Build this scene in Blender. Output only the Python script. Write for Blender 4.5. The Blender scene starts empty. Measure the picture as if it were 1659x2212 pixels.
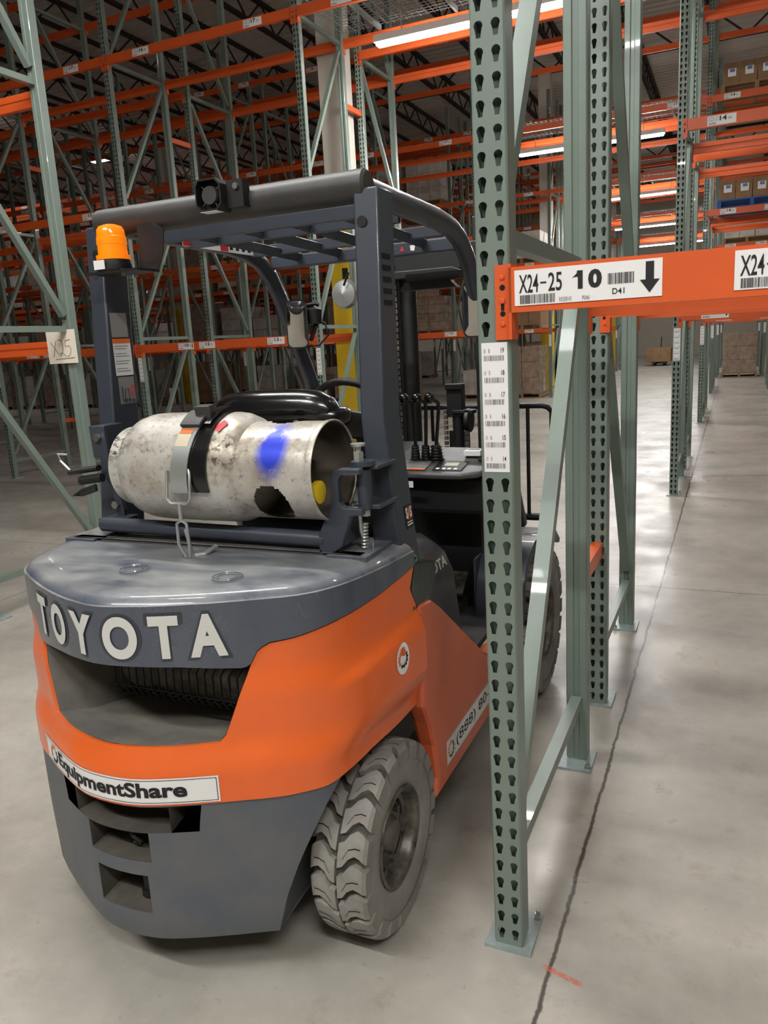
import bpy, math, random
from mathutils import Vector, Matrix, noise
PI = math.pi
random.seed(7)
S = bpy.context.scene
COL = S.collection
# ------------------------------------------------------------------ camera
cam_d = bpy.data.cameras.new('camera'); cam = bpy.data.objects.new('camera', cam_d); COL.objects.link(cam)
cam_d.sensor_fit = 'HORIZONTAL'; cam_d.sensor_width = 36.0; cam_d.lens = 36.0*1680/1659
cam_d.clip_start = 0.05; cam_d.clip_end = 200
Zc = Vector((-435, 7744, 1680)).normalized()
Yc = Vector((760, 407, -1680)); Yc = (Yc - Zc*Yc.dot(Zc)).normalized()
Xc = Yc.cross(Zc)
M = Matrix((Xc, Yc, Zc)).to_4x4(); M.translation = Vector((0, 0, 1.6))
cam.matrix_world = M
S.camera = cam
def proj(p):
    c = M.inverted() @ Vector(p)
    if c.z > -0.1: return None
    return 829.5+1680*c.x/-c.z, 1106-1680*c.y/-c.z
# ------------------------------------------------------------------ world, exposure
S.view_settings.view_transform = 'Standard'; S.view_settings.look = 'None'
S.view_settings.exposure = 0.62; S.view_settings.gamma = 1.0; S.view_settings.use_curve_mapping = False
w = bpy.data.worlds.new('world'); S.world = w; w.use_nodes = True
w.node_tree.nodes['Background'].inputs[0].default_value = (1, 0.99, 0.98, 1)
w.node_tree.nodes['Background'].inputs[1].default_value = 0.02
try:
    S.cycles.use_denoising = True; S.cycles.max_bounces = 6; S.cycles.diffuse_bounces = 3; S.cycles.glossy_bounces = 3
    S.cycles.sample_clamp_indirect = 4
except Exception: pass
TUBE_W = 125.0      # fluorescent strips under the tunnel decks
BAY_W = 46.0       # high-bay lamps at the roof
# ------------------------------------------------------------------ materials
def lin(c):
    return tuple((x/12.92 if x <= .04045 else ((x+.055)/1.055)**2.4) for x in [v/255 for v in c])
MATS = {}
def mat(name, rgb, rough=.5, metal=0., coat=0., emit=0., var=0., scale=8., rgb2=None, bump=0., trans=0., spec=.5):
    m = bpy.data.materials.new(name); m.use_nodes = True; nt = m.node_tree; b = nt.nodes['Principled BSDF']
    c = lin(rgb)+(1,)
    b.inputs['Base Color'].default_value = c; b.inputs['Roughness'].default_value = rough
    b.inputs['Metallic'].default_value = metal; b.inputs['Coat Weight'].default_value = coat
    b.inputs['Specular IOR Level'].default_value = spec
    b.inputs['Transmission Weight'].default_value = trans
    if emit:
        b.inputs['Emission Color'].default_value = c; b.inputs['Emission Strength'].default_value = emit
    if var or rgb2:
        tc = nt.nodes.new('ShaderNodeTexCoord'); n = nt.nodes.new('ShaderNodeTexNoise')
        n.inputs['Scale'].default_value = scale; n.inputs['Detail'].default_value = 6; n.inputs['Roughness'].default_value = .65
        nt.links.new(tc.outputs['Object'], n.inputs['Vector'])
        r = nt.nodes.new('ShaderNodeValToRGB'); nt.links.new(n.outputs['Fac'], r.inputs[0])
        c2 = lin(rgb2)+(1,) if rgb2 else tuple(x*(1-var) for x in c[:3])+(1,)
        r.color_ramp.elements[0].position = .35; r.color_ramp.elements[1].position = .68
        r.color_ramp.elements[0].color = c; r.color_ramp.elements[1].color = c2
        nt.links.new(r.outputs[0], b.inputs['Base Color'])
        if bump:
            bp = nt.nodes.new('ShaderNodeBump'); bp.inputs['Strength'].default_value = bump; bp.inputs['Distance'].default_value = .01
            nt.links.new(n.outputs['Fac'], bp.inputs['Height']); nt.links.new(bp.outputs[0], b.inputs['Normal'])
    MATS[name] = m; return m
mat('rack_green', (118, 131, 121), .38, coat=.15, var=.12, scale=3)
mat('rack_orange', (220, 92, 38), .42, coat=.15, var=.12, scale=2)
mat('zinc', (165, 178, 176), .45, metal=.35, var=.2, scale=30)
mat('bolt_steel', (190, 190, 185), .3, metal=1)
mat('paper', (232, 230, 228), .6)
mat('paper_old', (226, 214, 196), .7)
mat('ink', (22, 22, 24), .6)
mat('pencil', (110, 104, 98), .7)
mat('grey_ink', (120, 118, 118), .6)
mat('truck_orange', (234, 104, 40), .34, coat=.35, var=.07, scale=5)
mat('truck_orange_dusty', (214, 98, 56), .42, coat=.1, rgb2=(196, 96, 64), scale=4)
mat('cast_grey', (80, 86, 95), .5, rgb2=(98, 98, 99), scale=5, bump=.15)
mat('guard_grey', (58, 63, 73), .4, coat=.15, var=.15, scale=10)
mat('bar_black', (46, 45, 44), .5, rgb2=(62, 59, 56), scale=6)
mat('black', (20, 20, 21), .5)
mat('recess_grey', (48, 52, 60), .4, coat=.4)
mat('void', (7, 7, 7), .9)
mat('black_gloss', (16, 16, 17), .22, coat=.4)
mat('panel_grey', (92, 90, 88), .45, rgb2=(62, 62, 63), scale=9)
mat('cavity', (134, 128, 116), .8, rgb2=(98, 96, 92), scale=6)
mat('letter_white', (205, 204, 198), .5)
mat('tyre', (146, 142, 135), .8, rgb2=(124, 120, 113), scale=9, bump=.2)
mat('tyre_groove_shade', (70, 67, 63), .9)  # gaps between lugs: shade put into a darker tyre colour
mat('rim', (62, 58, 54), .4, metal=.5, rgb2=(130, 122, 112), scale=18)
mat('galv', (188, 192, 190), .35, metal=.7)
mat('yellow', (232, 196, 34), .5)
mat('column_yellow', (228, 190, 40), .5, var=.1, scale=2)
mat('column_white', (214, 206, 194), .6, var=.08, scale=1)
mat('amber', (255, 128, 10), .15, emit=.35, coat=.5)
mat('warning_orange', (235, 110, 40), .5)
mat('warning_red', (196, 40, 52), .5)
mat('mirror_glass', (230, 232, 232), .04, metal=1)
mat('brass', (120, 92, 52), .4, metal=.8)
mat('joist', (50, 38, 34), .7)
mat('pocket_dark', (84, 78, 68), .9, rgb2=(60, 57, 52), scale=9)  # pocket insides get a darker brown of their own
mat('hood_plastic', (78, 76, 76), .32, coat=.2, rgb2=(58, 57, 58), scale=6)
mat('tank_inner', (84, 74, 60), .6, rgb2=(60, 52, 42), scale=9)
mat('wall', (196, 186, 170), .8, var=.06, scale=1)
mat('deck', (214, 204, 194), .8, var=.1, scale=1)
mat('carton', (150, 116, 82), .8, rgb2=(128, 98, 70), scale=4)
mat('carton_white', (206, 198, 190), .6, rgb2=(170, 160, 152), scale=4)
mat('wrapped', (168, 146, 128), .25, rgb2=(126, 106, 88), scale=7, coat=.6)
mat('pallet_wood', (150, 120, 84), .8)
mat('pallet_blue', (40, 90, 160), .7)
mat('tape_blue', (96, 120, 170), .6)
mat('green_sticker', (90, 150, 70), .5)
mat('lamp', (252, 252, 250), .5, emit=TUBE_W)
mat('bay_lamp', (252, 251, 250), .5, emit=BAY_W)
mat('fixture', (225, 225, 220), .5)
mat('cream_plate', (196, 186, 160), .5)
def dusty_hood():
    m = mat('hood_grey', (84, 90, 100), .35, coat=.5); nt = m.node_tree; b = nt.nodes['Principled BSDF']
    tc = nt.nodes.new('ShaderNodeTexCoord'); mp = nt.nodes.new('ShaderNodeMapping'); mp.inputs['Scale'].default_value = (1, 2.2, 1)
    mp.inputs['Rotation'].default_value = (0, 0, .5)
    n = nt.nodes.new('ShaderNodeTexNoise'); n.inputs['Scale'].default_value = 4.5; n.inputs['Detail'].default_value = 14; n.inputs['Roughness'].default_value = .7
    n.inputs['Distortion'].default_value = .25
    nt.links.new(tc.outputs['Object'], mp.inputs[0]); nt.links.new(mp.outputs[0], n.inputs['Vector'])
    r = nt.nodes.new('ShaderNodeValToRGB'); r.color_ramp.elements[0].position = .30; r.color_ramp.elements[1].position = .72
    nt.links.new(n.outputs['Fac'], r.inputs[0])
    ge = nt.nodes.new('ShaderNodeNewGeometry'); sx = nt.nodes.new('ShaderNodeSeparateXYZ'); nt.links.new(ge.outputs['Normal'], sx.inputs[0])
    mr = nt.nodes.new('ShaderNodeMapRange'); mr.inputs['From Min'].default_value = .5; mr.inputs['From Max'].default_value = .95; mr.inputs['To Min'].default_value = .12; mr.inputs['To Max'].default_value = 1.
    nt.links.new(sx.outputs['Z'], mr.inputs[0])
    mu = nt.nodes.new('ShaderNodeMath'); mu.operation = 'MULTIPLY'; nt.links.new(r.outputs[0], mu.inputs[0]); nt.links.new(mr.outputs[0], mu.inputs[1])
    mx = nt.nodes.new('ShaderNodeMix'); mx.data_type = 'RGBA'; nt.links.new(mu.outputs[0], mx.inputs[0])
    mx.inputs[6].default_value = lin((66, 73, 87))+(1,); mx.inputs[7].default_value = lin((150, 149, 145))+(1,)
    nt.links.new(mx.outputs[2], b.inputs['Base Color'])
    rr = nt.nodes.new('ShaderNodeMapRange'); rr.inputs['To Min'].default_value = .24; rr.inputs['To Max'].default_value = .7
    nt.links.new(mu.outputs[0], rr.inputs[0]); nt.links.new(rr.outputs[0], b.inputs['Roughness'])
dusty_hood()
def tank_material():
    m = mat('tank_metal', (200, 196, 188), .38, metal=.3); nt = m.node_tree; b = nt.nodes['Principled BSDF']; L = nt.links.new
    tc = nt.nodes.new('ShaderNodeTexCoord')
    def nz(scale, det, lo, hi, rough=.6, sc=(1, 1, 1)):
        mp = nt.nodes.new('ShaderNodeMapping'); mp.inputs['Scale'].default_value = sc; L(tc.outputs['Object'], mp.inputs[0])
        n = nt.nodes.new('ShaderNodeTexNoise'); n.inputs['Scale'].default_value = scale; n.inputs['Detail'].default_value = det; n.inputs['Roughness'].default_value = rough
        L(mp.outputs[0], n.inputs['Vector']); r = nt.nodes.new('ShaderNodeMapRange'); r.inputs['From Min'].default_value = lo; r.inputs['From Max'].default_value = hi
        L(n.outputs['Fac'], r.inputs[0]); return r.outputs[0]
    def mix(f, a, c):
        x = nt.nodes.new('ShaderNodeMix'); x.data_type = 'RGBA'; L(f, x.inputs[0])
        if isinstance(a, tuple): x.inputs[6].default_value = lin(a)+(1,)
        else: L(a, x.inputs[6])
        x.inputs[7].default_value = lin(c)+(1,); return x.outputs[2]
    def blob(cx, cy, cz, r0, r1, sc=(1, 1, 1)):
        mp = nt.nodes.new('ShaderNodeVectorMath'); mp.operation = 'SUBTRACT'; L(tc.outputs['Object'], mp.inputs[0]); mp.inputs[1].default_value = (cx, cy, cz)
        s2 = nt.nodes.new('ShaderNodeVectorMath'); s2.operation = 'MULTIPLY'; L(mp.outputs[0], s2.inputs[0]); s2.inputs[1].default_value = sc
        ln = nt.nodes.new('ShaderNodeVectorMath'); ln.operation = 'LENGTH'; L(s2.outputs[0], ln.inputs[0])
        r = nt.nodes.new('ShaderNodeMapRange'); r.inputs['From Min'].default_value = r0; r.inputs['From Max'].default_value = r1; L(ln.outputs['Value'], r.inputs[0]); return r.outputs[0]
    c = mix(nz(5, 8, .42, .62), (206, 202, 194), (172, 162, 146))
    c = mix(nz(9, 10, .50, .66, .8), c, (140, 130, 116))
    c = mix(nz(70, 6, .56, .70, .8), c, (92, 84, 76))
    c = mix(nz(14, 10, .585, .66, .8, (1, 1, 1)), c, (96, 88, 80))
    m3 = nt.nodes.new('ShaderNodeMath'); m3.operation = 'MULTIPLY'; L(blob(-.23, -.09, .085, .085, .04), m3.inputs[0]); L(nz(60, 8, .50, .56, .8, (.6, 1, 1.6)), m3.inputs[1]); c = mix(m3.outputs[0], c, (70, 62, 52))
    m4 = nt.nodes.new('ShaderNodeMath'); m4.operation = 'MULTIPLY'; L(blob(.14, -.12, .06, .06, .03), m4.inputs[0]); L(nz(40, 8, .52, .55, .7), m4.inputs[1]); c = mix(m4.outputs[0], c, (66, 58, 50))
    mm = nt.nodes.new('ShaderNodeMath'); mm.operation = 'MULTIPLY'; L(blob(.285, -.1, .066, .056, .028, (1, .5, .58)), mm.inputs[0]); L(nz(22, 6, .38, .46), mm.inputs[1])
    c = mix(mm.outputs[0], c, (40, 62, 200))
    L(c, b.inputs['Base Color'])
    n = nt.nodes.new('ShaderNodeTexNoise'); n.inputs['Scale'].default_value = 60; L(tc.outputs['Object'], n.inputs['Vector'])
    bp = nt.nodes.new('ShaderNodeBump'); bp.inputs['Strength'].default_value = .15; bp.inputs['Distance'].default_value = .004; L(n.outputs['Fac'], bp.inputs['Height']); L(bp.outputs[0], b.inputs['Normal'])
tank_material()
def floor_material():
    m = mat('concrete', (170, 162, 150), .42); nt = m.node_tree; b = nt.nodes['Principled BSDF']; L = nt.links.new
    tc = nt.nodes.new('ShaderNodeTexCoord'); sx = nt.nodes.new('ShaderNodeSeparateXYZ'); L(tc.outputs['Object'], sx.inputs[0])
    def nz(scale, det, rough=.6, sc=(1, 1, 1), dist=0):
        mp = nt.nodes.new('ShaderNodeMapping'); mp.inputs['Scale'].default_value = sc; L(tc.outputs['Object'], mp.inputs[0])
        n = nt.nodes.new('ShaderNodeTexNoise'); n.inputs['Scale'].default_value = scale; n.inputs['Detail'].default_value = det; n.inputs['Roughness'].default_value = rough
        n.inputs['Distortion'].default_value = dist
        L(mp.outputs[0], n.inputs['Vector']); return n.outputs['Fac']
    def ramp(f, lo, hi, a=0., c=1.):
        r = nt.nodes.new('ShaderNodeMapRange'); r.inputs['From Min'].default_value = lo; r.inputs['From Max'].default_value = hi
        r.inputs['To Min'].default_value = a; r.inputs['To Max'].default_value = c; L(f, r.inputs[0]); return r.outputs[0]
    def math_(op, a, c=None):
        x = nt.nodes.new('ShaderNodeMath'); x.operation = op
        for i, v in enumerate((a, c)):
            if v is None: continue
            if isinstance(v, (int, float)): x.inputs[i].default_value = v
            else: L(v, x.inputs[i])
        return x.outputs[0]
    def mix(f, a, c):
        x = nt.nodes.new('ShaderNodeMix'); x.data_type = 'RGBA'; L(f, x.inputs[0])
        if isinstance(a, tuple): x.inputs[6].default_value = lin(a)+(1,)
        else: L(a, x.inputs[6])
        x.inputs[7].default_value = lin(c)+(1,); return x.outputs[2]
    c = mix(ramp(nz(1.1, 8, .65), .35, .65), (184, 179, 167), (146, 140, 131))
    c = mix(ramp(nz(.55, 5, .6, (.5, 1.6, 1)), .5, .68, 0, .5), c, (136, 128, 118))
    c = mix(ramp(nz(7, 9, .7), .56, .72, 0, .5), c, (136, 126, 112))
    c = mix(ramp(nz(34, 6, .7), .62, .72, 0, .45), c, (112, 102, 90))
    # control joints: one runs under the rack line, others cross it
    wob = math_('MULTIPLY', math_('SUBTRACT', nz(9, 6, .7), .5), .03)
    def line(axis, pos, wid):
        d = math_('ABSOLUTE', math_('SUBTRACT', math_('ADD', sx.outputs[axis], wob), pos))
        return ramp(d, wid, wid*.4)
    stain = ramp(math_('ABSOLUTE', math_('SUBTRACT', sx.outputs[0], -.375)), .16, .02, 0, .35)
    c = mix(math_('MULTIPLY', stain, ramp(nz(3, 5), .4, .6)), c, (128, 118, 112))
    for ax, pos in ((0, -.378), (1, 4.97), (1, 9.1), (1, 13.0), (1, 17.2), (1, 21.4), (0, -4.6), (0, -8.7), (0, -12.8), (0, -16.9), (0, 3.8)):
        c = mix(line(ax, pos, .006 if pos != -.378 else .008), c, (74, 64, 58))
    # worn orange paint dash across the joint, by the near base plate
    dx = math_('DIVIDE', math_('SUBTRACT', sx.outputs[0], -.345), .052); dy = math_('DIVIDE', math_('SUBTRACT', math_('ADD', sx.outputs[1], math_('MULTIPLY', sx.outputs[0], .28)), 1.598), .009)
    rr = math_('MAXIMUM', math_('ABSOLUTE', dx), math_('ABSOLUTE', dy))
    c = mix(math_('MULTIPLY', ramp(rr, 1.1, .8), ramp(nz(90, 5), .40, .52, .2, .8)), c, (196, 92, 56))
    L(c, b.inputs['Base Color'])
    L(ramp(nz(2.2, 6), .3, .7, .24, .5), b.inputs['Roughness'])
    bp = nt.nodes.new('ShaderNodeBump'); bp.inputs['Strength'].default_value = .06; bp.inputs['Distance'].default_value = .01
    L(nz(14, 8), bp.inputs['Height']); L(bp.outputs[0], b.inputs['Normal'])
floor_material()
# ------------------------------------------------------------------ mesh helpers
class MB:
    def __init__(s): s.v = []; s.f = []; s.m = []
    def add(s, vs, fs, m=0):
        k = len(s.v); s.v += [tuple(p) for p in vs]; s.f += [tuple(k+i for i in f) for f in fs]; s.m += [m]*len(fs); return s
    def box(s, x0, x1, y0, y1, z0, z1, m=0):
        vs = [(x, y, z) for z in (z0, z1) for y in (y0, y1) for x in (x0, x1)]
        return s.add(vs, [(0, 2, 3, 1), (4, 5, 7, 6), (0, 1, 5, 4), (2, 6, 7, 3), (0, 4, 6, 2), (1, 3, 7, 5)], m)
    def obox(s, p0, p1, wx, wy, up=(1, 0, 0), m=0):
        """bar from p0 to p1, wx thick along up, wy along the other axis"""
        p0, p1 = Vector(p0), Vector(p1); d = (p1-p0).normalized(); u = Vector(up); u = (u-d*u.dot(d)).normalized(); v = d.cross(u)
        vs = [p+u*a*wx/2+v*b*wy/2 for p in (p0, p1) for b in (-1, 1) for a in (-1, 1)]
        return s.add(vs, [(0, 2, 3, 1), (4, 5, 7, 6), (0, 1, 5, 4), (2, 6, 7, 3), (0, 4, 6, 2), (1, 3, 7, 5)], m)
    def tube(s, pts, r, n=12, m=0, sx=1., sy=1., closed=False, rs=None):
        pts = [Vector(p) for p in pts]; N = len(pts); rings = []
        def tan(i):
            if closed: return (pts[(i+1) % N]-pts[i-1]).normalized()
            return (pts[min(i+1, N-1)]-pts[max(i-1, 0)]).normalized()
        t = tan(0); a = Vector((0, 0, 1)) if abs(t.z) < .9 else Vector((1, 0, 0)); u = (a-t*a.dot(t)).normalized()
        for i in range(N):
            t = tan(i); u = (u-t*u.dot(t)).normalized(); v = t.cross(u); q = rs[i] if rs else r
            rings.append([pts[i]+u*math.cos(2*PI*k/n)*q*sx+v*math.sin(2*PI*k/n)*q*sy for k in range(n)])
        vs = [p for R in rings for p in R]; fs = []
        for i in range(N if closed else N-1):
            j = (i+1) % N
            for k in range(n): fs.append((i*n+k, i*n+(k+1) % n, j*n+(k+1) % n, j*n+k))
        if not closed: fs += [tuple(range(n))[::-1], tuple((N-1)*n+k for k in range(n))]
        return s.add(vs, fs, m)
    def lathe(s, prof, o=(0, 0, 0), axis='x', n=32, m=0, a0=0., a1=2*PI, mask=None):
        full = abs(a1-a0-2*PI) < 1e-6; K = n if full else n+1; vs = []
        for t, r in prof:
            for k in range(K):
                a = a0+(a1-a0)*k/n; c, d = r*math.cos(a), r*math.sin(a)
                p = {'x': (t, c, d), 'y': (c, t, d), 'z': (c, d, t)}[axis]; vs.append((o[0]+p[0], o[1]+p[1], o[2]+p[2]))
        fs = []
        for i in range(len(prof)-1):
            for k in range(n):
                if mask and mask(i, k): continue
                fs.append((i*K+k, i*K+(k+1) % K, (i+1)*K+(k+1) % K, (i+1)*K+k))
        return s.add(vs, fs, m)
    def prism(s, poly, axis, a0, a1, m=0):
        """poly: 2D points in the plane normal to axis: x->(y,z) y->(x,z) z->(x,y)"""
        n = len(poly)
        def P(p, a): return {'x': (a, p[0], p[1]), 'y': (p[0], a, p[1]), 'z': (p[0], p[1], a)}[axis]
        vs = [P(p, a0) for p in poly]+[P(p, a1) for p in poly]
        return s.add(vs, [tuple(range(n))[::-1], tuple(range(n, 2*n))]+[(i, (i+1) % n, n+(i+1) % n, n+i) for i in range(n)], m)
    def loft(s, rings, m=0, close=True, cap=True):
        n = len(rings[0]); vs = [p for R in rings for p in R]; fs = []
        for i in range(len(rings)-1):
            for k in range(n if close else n-1): fs.append((i*n+k, i*n+(k+1) % n, (i+1)*n+(k+1) % n, (i+1)*n+k))
        if cap: fs += [tuple(range(n))[::-1], tuple((len(rings)-1)*n+k for k in range(n))]
        return s.add(vs, fs, m)
    def xf(s, fn): s.v = [tuple(fn(Vector(p))) for p in s.v]; return s
    def mesh(s, name, mats, smooth=True, ang=35):
        me = bpy.data.meshes.new(name); me.from_pydata(s.v, [], s.f)
        for x in (mats if isinstance(mats, (list, tuple)) else [mats]): me.materials.append(MATS[x])
        me.polygons.foreach_set('material_index', s.m)
        if smooth:
            me.polygons.foreach_set('use_smooth', [True]*len(s.f)); me.set_sharp_from_angle(angle=math.radians(ang))
        me.update(); return me
    def build(s, name, mats, parent=None, smooth=True, bevel=0., off=(0, 0, 0), ang=35, fixn=False, solid=0.):
        if off != (0, 0, 0): s.v = [(p[0]+off[0], p[1]+off[1], p[2]+off[2]) for p in s.v]
        me = s.mesh(name, mats, smooth, ang)
        if fixn:
            import bmesh
            bm = bmesh.new(); bm.from_mesh(me); bmesh.ops.remove_doubles(bm, verts=bm.verts, dist=1e-5); bmesh.ops.recalc_face_normals(bm, faces=bm.faces); bm.to_mesh(me); bm.free()
        return link(name, me, parent, bevel, solid)
def link(name, me, parent=None, bevel=0., solid=0.):
    o = bpy.data.objects.new(name, me); COL.objects.link(o)
    if parent: o.parent = parent
    if solid:
        md = o.modifiers.new('solid', 'SOLIDIFY'); md.thickness = solid; md.offset = -1
    if bevel:
        md = o.modifiers.new('bevel', 'BEVEL'); md.width = bevel; md.segments = 2; md.limit_method = 'ANGLE'; md.angle_limit = math.radians(40)
    return o
def tag(o, label, cat, group=None):
    o['label'] = label; o['category'] = cat
    if group: o['group'] = group
    return o
def thing(name, label, cat, loc=(0, 0, 0), rz=0, group=None):
    o = bpy.data.objects.new(name, None); COL.objects.link(o); o.location = loc; o.rotation_euler = (0, 0, rz)
    o.empty_display_size = .1
    return tag(o, label, cat, group)
def struct(o): o['kind'] = 'structure'; return o
def copy_tree(o, parent=None):
    c = o.copy(); COL.objects.link(c); c.parent = parent
    for ch in list(o.children): copy_tree(ch, c)
    return c
def text2d(s, size=1., bold=0., xs=1., align='LEFT', res=3):
    cu = bpy.data.curves.new('t', 'FONT'); cu.body = s; cu.size = size; cu.offset = bold; cu.align_x = align; cu.resolution_u = res
    ob = bpy.data.objects.new('t', cu); COL.objects.link(ob)
    dg = bpy.context.evaluated_depsgraph_get(); me = bpy.data.meshes.new_from_object(ob.evaluated_get(dg))
    vs = [(v.co.x*xs, v.co.y) for v in me.vertices]; fs = [tuple(p.vertices) for p in me.polygons]
    bpy.data.objects.remove(ob); bpy.data.curves.remove(cu); bpy.data.meshes.remove(me)
    return vs, fs
def fit_text(s, x0, x1, y0, y1, bold=0., res=3):
    """text scaled to fill a rectangle"""
    vs, fs = text2d(s, 1., bold, res=res)
    ax = min(v[0] for v in vs); bx = max(v[0] for v in vs); ay = min(v[1] for v in vs); by = max(v[1] for v in vs)
    return [(x0+(v[0]-ax)/(bx-ax)*(x1-x0), y0+(v[1]-ay)/(by-ay)*(y1-y0)) for v in vs], fs
def bars2d(x0, x1, y0, y1, n, seed=1):
    r = random.Random(seed); vs = []; fs = []; wd = (x1-x0)/n
    for i in range(n):
        a = x0+wd*i; b = a+wd*r.choice((.35, .5, .7)); k = len(vs); vs += [(a, y0), (b, y0), (b, y1), (a, y1)]; fs.append((k, k+1, k+2, k+3))
    return vs, fs
def rect2d(x0, x1, y0, y1): return [(x0, y0), (x1, y0), (x1, y1), (x0, y1)], [(0, 1, 2, 3)]
def disc2d(cx, cy, rx, ry, n=28): return [(cx+rx*math.cos(2*PI*i/n), cy+ry*math.sin(2*PI*i/n)) for i in range(n)], [tuple(range(n))]
def gear2d(cx, cy, r, a0, a1, n=24, hole=.62):
    vs = []; fs = []
    for i in range(n+1):
        a = a0+(a1-a0)*i/n; R = r*(1.0 if (i//2) % 2 else .84)
        vs += [(cx+R*math.cos(a), cy+R*math.sin(a)), (cx+r*hole*math.cos(a), cy+r*hole*math.sin(a))]
        if i: k = 2*i; fs.append((k-2, k, k+1, k-1))
    return vs, fs
def flat(items, place, mats):
    """items: [(2d geometry, material index)] laid on a surface by place(u, v)->Vector"""
    mb = MB()
    for (vs, fs), m in items: mb.add([place(u, v) for u, v in vs], fs, m)
    return mb
# ------------------------------------------------------------------ the building
g = MB(); g.box(-46, 14, -9, 50, -.2, 0); struct(g.build('floor', 'concrete', smooth=False))
CEIL = 9.3
g = MB()                                   # corrugated roof deck, ribs along x
pts = []; y = -9.
while y < 50: pts += [(y, CEIL), (y+.09, CEIL), (y+.12, CEIL+.05), (y+.21, CEIL+.05), (y+.24, CEIL)]; y += .3
vs = [(x, a, b) for a, b in pts for x in (-46, 14)]
g.add(vs, [(2*i, 2*i+1, 2*i+3, 2*i+2) for i in range(len(pts)-1)])
g.box(-46, 14, -9, 50, CEIL+.06, CEIL+.2); struct(g.build('ceiling', 'deck', smooth=False))
for nm, b in (('wall_back', (-46, 14, 50, 50.3)), ('wall_front', (-46, 14, -9.3, -9)), ('wall_left', (-46.3, -46, -9, 50)), ('wall_right', (14, 14.3, -9, 50))):
    struct(MB().box(b[0], b[1], b[2], b[3], 0, CEIL+.05).build(nm, 'wall', smooth=False))
# open-web joists along y
jm = MB(); y0, y1 = -8.9, 49.9
for z in (CEIL-.04, CEIL-.56):
    jm.box(-.065, -.015, y0, y1, z-.03, z+.03); jm.box(.015, .065, y0, y1, z-.03, z+.03)
k = 0; y = y0+.1
while y < y1-.7:
    a = (0, y, CEIL-.04 if k % 2 else CEIL-.56); b = (0, y+.6, CEIL-.56 if k % 2 else CEIL-.04); jm.obox(a, b, .032, .032); y += .6; k += 1
jmesh = jm.mesh('roof_joist', 'joist', False)
ords = ['first', 'second', 'third', 'fourth', 'fifth', 'sixth', 'seventh', 'eighth', 'ninth', 'tenth', 'eleventh', 'twelfth', 'thirteenth', 'fourteenth', 'fifteenth', 'sixteenth', 'seventeenth', 'eighteenth', 'nineteenth', 'twentieth']
JX = [1.0-1.85*i for i in range(20)]
for i, x in enumerate(JX):
    o = link('roof_joist', jmesh); o.location = (x, 0, 0)
    tag(o, 'dark open-web steel joist under the roof deck, %s counted from the right' % ords[i], 'joist', 'open-web roof joists')
gm = MB()
for z in (CEIL-.62, CEIL-1.25): gm.box(-45, 13, -.07, .07, z-.035, z+.035)
k = 0; x = -45.
while x < 12.5:
    gm.obox((x, 0, CEIL-.62 if k % 2 else CEIL-1.25), (x+.75, 0, CEIL-1.25 if k % 2 else CEIL-.62), .04, .04, up=(0, 1, 0)); x += .75; k += 1
gme = gm.mesh('roof_girder', 'joist', False)
for i, y in enumerate((9.14, 21.5, 33.8)):
    o = link('roof_girder', gme); o.location = (0, y, 0)
    tag(o, 'dark trussed roof girder crossing the joists, %s one back from the forklift' % ords[i], 'girder', 'trussed roof girders')
# building columns, lower part yellow
def column(x, y, label):
    t = thing('structural_post', label, 'column', (x, y, 0), 0, 'steel building columns')
    MB().box(-.15, .15, -.15, .15, 0, 3.05).build('yellow_guard_paint', 'column_yellow', t, bevel=.01)
    MB().box(-.15, .15, -.15, .15, 3.051, CEIL-1.3).build('shaft', 'column_white', t, bevel=.01)
    MB().box(-.2, .2, -.17, .17, 0, .02).build('base_plate', 'zinc', t)
column(-4.49, 9.155, 'white building column, yellow below, standing right behind the forklift guard')
column(-16.76, 9.155, 'white and yellow building column at the far left between rack rows')
column(-4.62, 21.437, 'white and yellow building column beyond the forklift, seen right of the mast')
column(-16.76, 21.437, 'white and yellow building column far behind the racks, left of the tank')
column(-4.62, 33.715, 'white and yellow building column farthest back down the tunnel aisle')
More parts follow.
